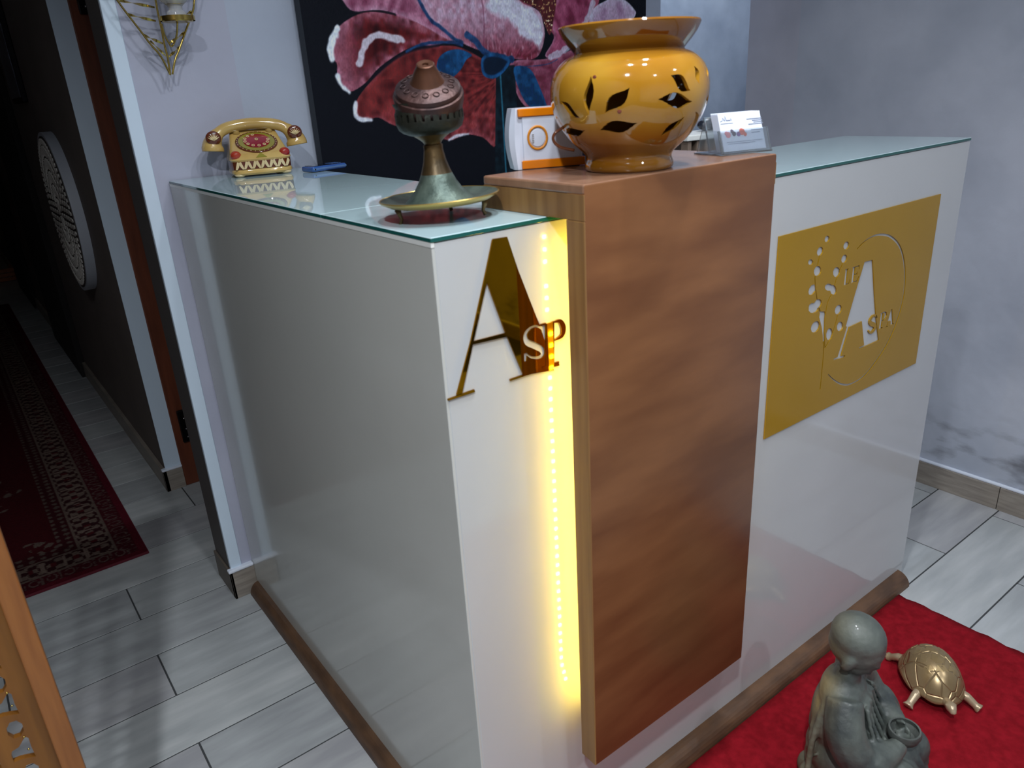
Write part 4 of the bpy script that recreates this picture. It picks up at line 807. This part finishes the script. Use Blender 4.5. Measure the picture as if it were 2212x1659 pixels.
me=blob([((0,0,.014),(.034,.020,.014)),((.01,0,.012),(.03,.022,.010))],.003,4); me.materials.clear(); me.materials.append(mat('black_plastic',(30,36,48),.25)); link('shell',me,None,ms,True)
bm=bmesh.new(); tube(bm,[(-.006,0,.0285),(.006,0,.0285)],.0015,8); obj('button',bm,M_skirt,ms,True,world=False)

# ------------------------------------------------ carved wooden screen at left
ws=empty('carved_wooden_screen',(-.475,.3,0),'orange-brown carved wooden screen with pierced fretwork in the left foreground','screen')
M_ws=mat('orange_pine',(136,86,42),.42,rgb2=(120,72,34),vscale=10,stretch=(8,1,.6),bump=.04,spec=.4)
M_ws2=mat('amber_board',(122,78,26),.4,rgb2=(104,64,20),vscale=8,stretch=(6,1,.8),spec=.4)
obj('stile',box(-.026,0,-.012,.012,0,1.25,.002),M_ws,ws,world=False)
obj('stile',box(-.43,-.404,-.012,.012,0,1.25,.002),M_ws,ws,world=False)
obj('rail',box(-.404,-.026,-.011,.011,1.19,1.245,.002),M_ws,ws,world=False); obj('rail',box(-.404,-.026,-.011,.011,.03,.085,.002),M_ws,ws,world=False)
board=box(-.405,-.025,.004,.013,.083,1.192)
cb=bmesh.new()
star=[(-.5,0.05),(-.42,.22),(-.08,.28),(.30,.62),(.42,.50),(.40,0),(.44,-.5),(.18,-.42),(-.2,-.32),(-.5,-.3)]
for r_ in range(13):
    for c_ in range(4):
        zc=.153+r_*.0765; xc=-.068-c_*.090
        for mx_ in (1,-1):
            P=[(xc-.012+mx_*(a*.026+.020),zc+b*.034) for a,b in star]; prism(cb,P if mx_>0 else P[::-1],-.02,.03,lambda a,b,d_:(a,d_,b))
        for (ox_,oz_) in ((.009,-.038),(-.036,-.038)):
            P=[(xc+ox_+.0095*math.cos(t*math.pi/4+.3),zc+oz_+.0145*math.sin(t*math.pi/4+.3)) for t in range(8)]; prism(cb,P,-.02,.03,lambda a,b,d_:(a,d_,b))
me=cut(board,cb,True); me.materials.clear(); me.materials.append(M_ws2); link('fretwork_board',me,None,ws)
bm=bmesh.new()
for r_ in range(13):
    for dz in (-.055,.0): 
        bmesh.ops.create_uvsphere(bm,u_segments=8,v_segments=5,radius=.0016,matrix=Matrix.Translation((-.053,.0035,.153+r_*.0765+dz)))
obj('brass_pins',bm,M_sc,ws,True,world=False)['kind']='stuff'

# ------------------------------------------------ monk statue
sp=empty('seated_monk_statue',(.645,-.275,.008),'weathered grey-green stone statue of a bowed seated child monk','statue',math.atan2(-.918,.396))
# local +x = the way he faces
M_st=mat('weathered_stone',(90,96,90),.55,rgb2=(48,54,54),vscale=16,bump=.6,bscale=45,spec=.5,coat=.15,vdetail=6)
nt=M_st.node_tree; N=nt.nodes.new; b=nt.nodes['Principled BSDF']; r=nt.nodes[M_st['ramp']]
n=N('ShaderNodeTexNoise'); n.inputs['Scale'].default_value=7; tc=N('ShaderNodeTexCoord'); nt.links.new(tc.outputs['Object'],n.inputs[0]); rr=N('ShaderNodeValToRGB'); rr.color_ramp.elements[0].position=.50; rr.color_ramp.elements[1].position=.66; nt.links.new(n.outputs[0],rr.inputs[0])
mx=N('ShaderNodeMix'); mx.data_type='RGBA'; 
sx_=N('ShaderNodeSeparateXYZ'); nt.links.new(tc.outputs['Object'],sx_.inputs[0]); mr_=N('ShaderNodeMapRange'); mr_.inputs['From Min'].default_value=-.045; mr_.inputs['From Max'].default_value=-.090; nt.links.new(sx_.outputs[0],mr_.inputs[0])
ad=N('ShaderNodeMath'); ad.operation='ADD'; ad.inputs[1].default_value=.25; nt.links.new(rr.outputs[0],ad.inputs[0]); mm=N('ShaderNodeMath'); mm.operation='MULTIPLY'; mm.use_clamp=True; nt.links.new(ad.outputs[0],mm.inputs[0]); nt.links.new(mr_.outputs[0],mm.inputs[1])
nt.links.new(mm.outputs[0],mx.inputs['Factor']); nt.links.new(r.outputs[0],mx.inputs['A']); mx.inputs['B'].default_value=lin((140,122,80))+(1,); nt.links.new(mx.outputs['Result'],b.inputs['Base Color'])
def figure_extra(bm):
    # arms: shoulder - elbow - hands on the bowl
    for s in (-1,1):
        tube(bm,spline([(-.045,s*.052,.245),(-.035,s*.082,.195),(-.005,s*.080,.150),(.035,s*.040,.150),(.048,s*.018,.156)],5),[.030,.031,.032,.033,.034,.034,.034,.034,.034,.033,.032,.031,.030,.027,.024,.021,.019,.017,.016,.015,.014],12)
        # drooping sleeve
        tube(bm,spline([(-.005,s*.080,.160),(.02,s*.078,.115),(.025,s*.075,.075)],5),[.032,.034,.036,.036,.034,.032,.028,.024,.02,.018,.016],10)
    # robe fold ridges over back, chest and knees
    for k in range(6):
        s=-1+k*.4; tube(bm,spline([(-.085+.01*abs(s),s*.045,.215),(-.098+.012*abs(s),s*.066,.15),(-.088,s*.082,.085)],4),.0065,6)
        tube(bm,spline([(-.010,s*.035,.225),(.004,s*.05,.185),(.03,s*.055,.135)],4),.0052,6)
        tube(bm,spline([(.045,s*.060,.128),(.085,s*.062,.100),(.098,s*.058,.055)],4),.0065,6)
    for s in (-1,1):
        for k in range(4): # fingers
            tube(bm,[(.040,s*(.016),.150+k*.0065),(.056,s*(.010),.149+k*.0065),(.062,s*.002,.148+k*.0062)],[.0042,.004,.0032],8)
        tube(bm,[(.038,s*.014,.172),(.048,s*.010,.180),(.054,s*.004,.181)],[.0045,.004,.0033],8)
hd=Vector((-.040,0,.326)); Rh=ry(26)
def H(x,y,z): return hd+(Rh@Vector((x,y,z)))
parts=[((-.055,0,.160),(.046,.068,.080),ry(-4)),((-.052,0,.215),(.040,.062,.045)),((-.048,0,.255),(.022,.026,.030)),((-.038,0,.288),(.020,.021,.028)),
 (tuple(hd),(.047,.042,.045),Rh),(tuple(H(-.006,0,.014)),(.047,.044,.040),Rh),(tuple(H(.014,0,-.022)),(.032,.031,.033),Rh),(tuple(H(.020,0,-.044)),(.017,.016,.012),Rh),
 (tuple(H(.047,0,-.018)),(.007,.0055,.010),Rh),(tuple(H(.046,0,-.035)),(.005,.009,.0028),Rh),(tuple(H(.044,0,-.040)),(.005,.007,.0025),Rh),
 (tuple(H(.041,.016,-.005)),(.006,.010,.0030),Rh),(tuple(H(.041,-.016,-.005)),(.006,.010,.0030),Rh),
 (tuple(H(.000,.042,-.018)),(.010,.0050,.017),Rh),(tuple(H(.000,-.042,-.018)),(.010,.0050,.017),Rh),
 ((-.01,0,.090),(.095,.090,.055)),((.050,.045,.092),(.052,.040,.044),rz(20)),((.050,-.045,.092),(.052,.040,.044),rz(-20)),((.0,0,.062),(.105,.098,.03)),((-.05,0,.1),(.05,.08,.06))]
me=blob(parts,.0042,3,figure_extra); me.materials.clear(); me.materials.append(M_st); link('figure',me,None,sp,True)
def rock_extra(bm):
    for k in range(16):
        t=2*math.pi*k/16; bmesh.ops.create_icosphere(bm,subdivisions=2,radius=1,matrix=Matrix.Translation((.01+.100*math.cos(t),.095*math.sin(t),.025+.012*math.sin(k*2.3)))@Matrix.Diagonal((.026,.026,.026+.006*math.cos(k*1.7),1)))
me=blob([((.01,0,.028),(.112,.105,.030))],.005,3,rock_extra)
bm=bmesh.new(); bm.from_mesh(me)
for v in bm.verts:
    if v.co.z<0.0005: v.co.z=.0005
bm.to_mesh(me); bm.free(); me.materials.clear(); me.materials.append(M_st); link('rock_base',me,None,sp,True)
bw=lathe(bmesh.new(),[(0,-.016),(.014,-.015),(.024,-.007),(.028,.004),(.026,.012),(.023,.012),(.024,.004),(.018,-.006),(0,-.010)],32,(.052,0,.163),cap=False); obj('alms_bowl',bw,mat('dark_stone_bowl',(84,88,84),.6,rgb2=(56,60,58),vscale=30,bump=.5,bscale=60),sp,'auto',world=False)

# ------------------------------------------------ turtle
fw=math.atan2(-.72,-.69)
tu=empty('gold_turtle_figurine',(.9975,-.2315,.008),'small bronze-gold turtle figurine with ridged shell on red mat','figurine',fw); tu.scale=(.9,.9,.94)
def shell_mat():
    m=mat('bronze_gold_shell',(158,138,104),.3,metal=.55,rgb2=(134,112,78),vscale=10); nt=m.node_tree; N=nt.nodes.new
    v=N('ShaderNodeTexVoronoi'); v.feature='DISTANCE_TO_EDGE'; v.inputs['Scale'].default_value=26; tc=N('ShaderNodeTexCoord'); nt.links.new(tc.outputs['Object'],v.inputs['Vector'])
    mr=N('ShaderNodeMapRange'); mr.inputs['From Max'].default_value=.06; nt.links.new(v.outputs[0],mr.inputs[0]); bp=N('ShaderNodeBump'); bp.inputs['Strength'].default_value=.6; bp.inputs['Distance'].default_value=.003; nt.links.new(mr.outputs[0],bp.inputs['Height']); nt.links.new(bp.outputs[0],nt.nodes['Principled BSDF'].inputs['Normal']); return m
M_tb=mat('pale_bronze',(176,158,132),.32,metal=.4,rgb2=(150,130,100),vscale=14)
bm=bmesh.new(); rings=[]
for (f,z) in ((1.0,.022),(1.04,.026),(1.0,.031),(.95,.038),(.88,.050),(.76,.064),(.60,.076),(.40,.085),(.2,.090),(.0,.0915)):
    R=[]
    if f==0: rings.append([bm.verts.new((-.002,0,z))]); continue
    for i in range(56):
        t=2*math.pi*i/56; R.append(bm.verts.new((.086*f*math.cos(t)*(1+.03*math.cos(t)),.066*f*math.sin(t),z+(.002*math.cos(8*t) if f>=1 else 0))))
    rings.append(R)
for a,b in zip(rings,rings[1:]):
    for i in range(56):
        j=(i+1)%56
        if len(b)==1: bm.faces.new((a[i],a[j],b[0]))
        else: bm.faces.new((a[i],a[j],b[j],b[i]))
bm.faces.new(rings[0]); shl=obj('shell',bm,shell_mat(),tu,True,world=False)
# raised scutes
M_sct=mat('gold_scute',(170,146,104),.28,metal=.6,rgb2=(140,120,86),vscale=12)
def surf(x,y):
    f=math.hypot(x/.086,y/.066); return float(np.interp(f,[0,.2,.4,.6,.76,.88,.95,1.0],[.0915,.090,.085,.076,.064,.050,.038,.031]))
sc_c=[(-.048,0,.017),(-.018,0,.017),(.014,0,.017),(.044,0,.016),(-.058,.027,.014),(-.028,.032,.017),(.006,.034,.017),(.040,.028,.015),(-.058,-.027,.014),(-.028,-.032,.017),(.006,-.034,.017),(.040,-.028,.015)]
for (x,y,r_) in sc_c:
    bm=bmesh.new(); T=[];c=bm.verts.new((x,y,surf(x,y)+.0013)); 
    for lay_,(q_,h_) in enumerate(((.86,.0009),(.97,-.0006))):
        T.append([bm.verts.new((x+r_*q_*math.cos(math.pi/6+i*math.pi/3),y+r_*q_*math.sin(math.pi/6+i*math.pi/3)*(1.0 if y==0 else .95),surf(x+r_*q_*math.cos(math.pi/6+i*math.pi/3),y+r_*q_*math.sin(math.pi/6+i*math.pi/3))+h_)) for i in range(6)])
    for i in range(6):
        j=(i+1)%6; bm.faces.new((c,T[0][i],T[0][j])); bm.faces.new((T[0][i],T[1][i],T[1][j],T[0][j]))
    obj('scute',bm,M_sct,shl,world=False)
def tex(bm):
    for (x,y,dx,dy) in ((.052,.048,.026,.030),(.052,-.048,.026,-.030),(-.058,.044,-.028,.022),(-.058,-.044,-.028,-.022)):
        tube(bm,[(x-dx*.4,y-dy*.4,.026),(x+dx*.3,y+dy*.3,.022),(x+dx*.8,y+dy*.8,.010),(x+dx,y+dy,.006)],[.012,.0100,.0085,.0135],10)
    tube(bm,[(.06,0,.030),(.086,0,.030),(.100,0,.034)],[.011,.0105,.010],10); tube(bm,[(-.07,0,.028),(-.098,0,.020)],[.006,.002],8)
me=blob([((0,0,.024),(.080,.060,.014)),((.106,0,.036),(.017,.0115,.011)),((.118,0,.033),(.008,.008,.006)),((.105,.009,.040),(.004,.004,.004)),((.105,-.009,.040),(.004,.004,.004))],.0030,3,tex)
bm=bmesh.new(); bm.from_mesh(me)
for v in bm.verts: v.co.z=max(v.co.z,.0006)
bm.to_mesh(me); bm.free(); me.materials.clear(); me.materials.append(M_tb); link('body',me,None,tu,True)

# ------------------------------------------------ ceiling fittings for the lamps, the added fills included
for i,(p,e) in enumerate(LIGHTS):
    r_=empty('downlight',(p[0],p[1],CEIL-.02),['round ceiling downlight over the front left counter corner','round ceiling downlight above the timber box','round ceiling downlight just in front of the timber box','round ceiling downlight toward the right wall','round ceiling downlight farthest back in the room','added round ceiling fill light nearest the left wall','added round ceiling fill light for the recess behind the right wall'][i],'downlight',0,'recessed ceiling downlights')
    bm=bmesh.new(); lathe(bm,[(.050,.0195),(.060,.0195),(.060,.012),(.052,.008),(.048,.012)],40,cap=False); obj('bezel',bm,M_edgewhite,r_,'auto',world=False)
    bm=bmesh.new(); lathe(bm,[(0,.016),(.048,.016),(.048,.014),(0,.014)],32,cap=False); obj('lens',bm,emis('lamp_lens',LCOL,12),r_,world=False)
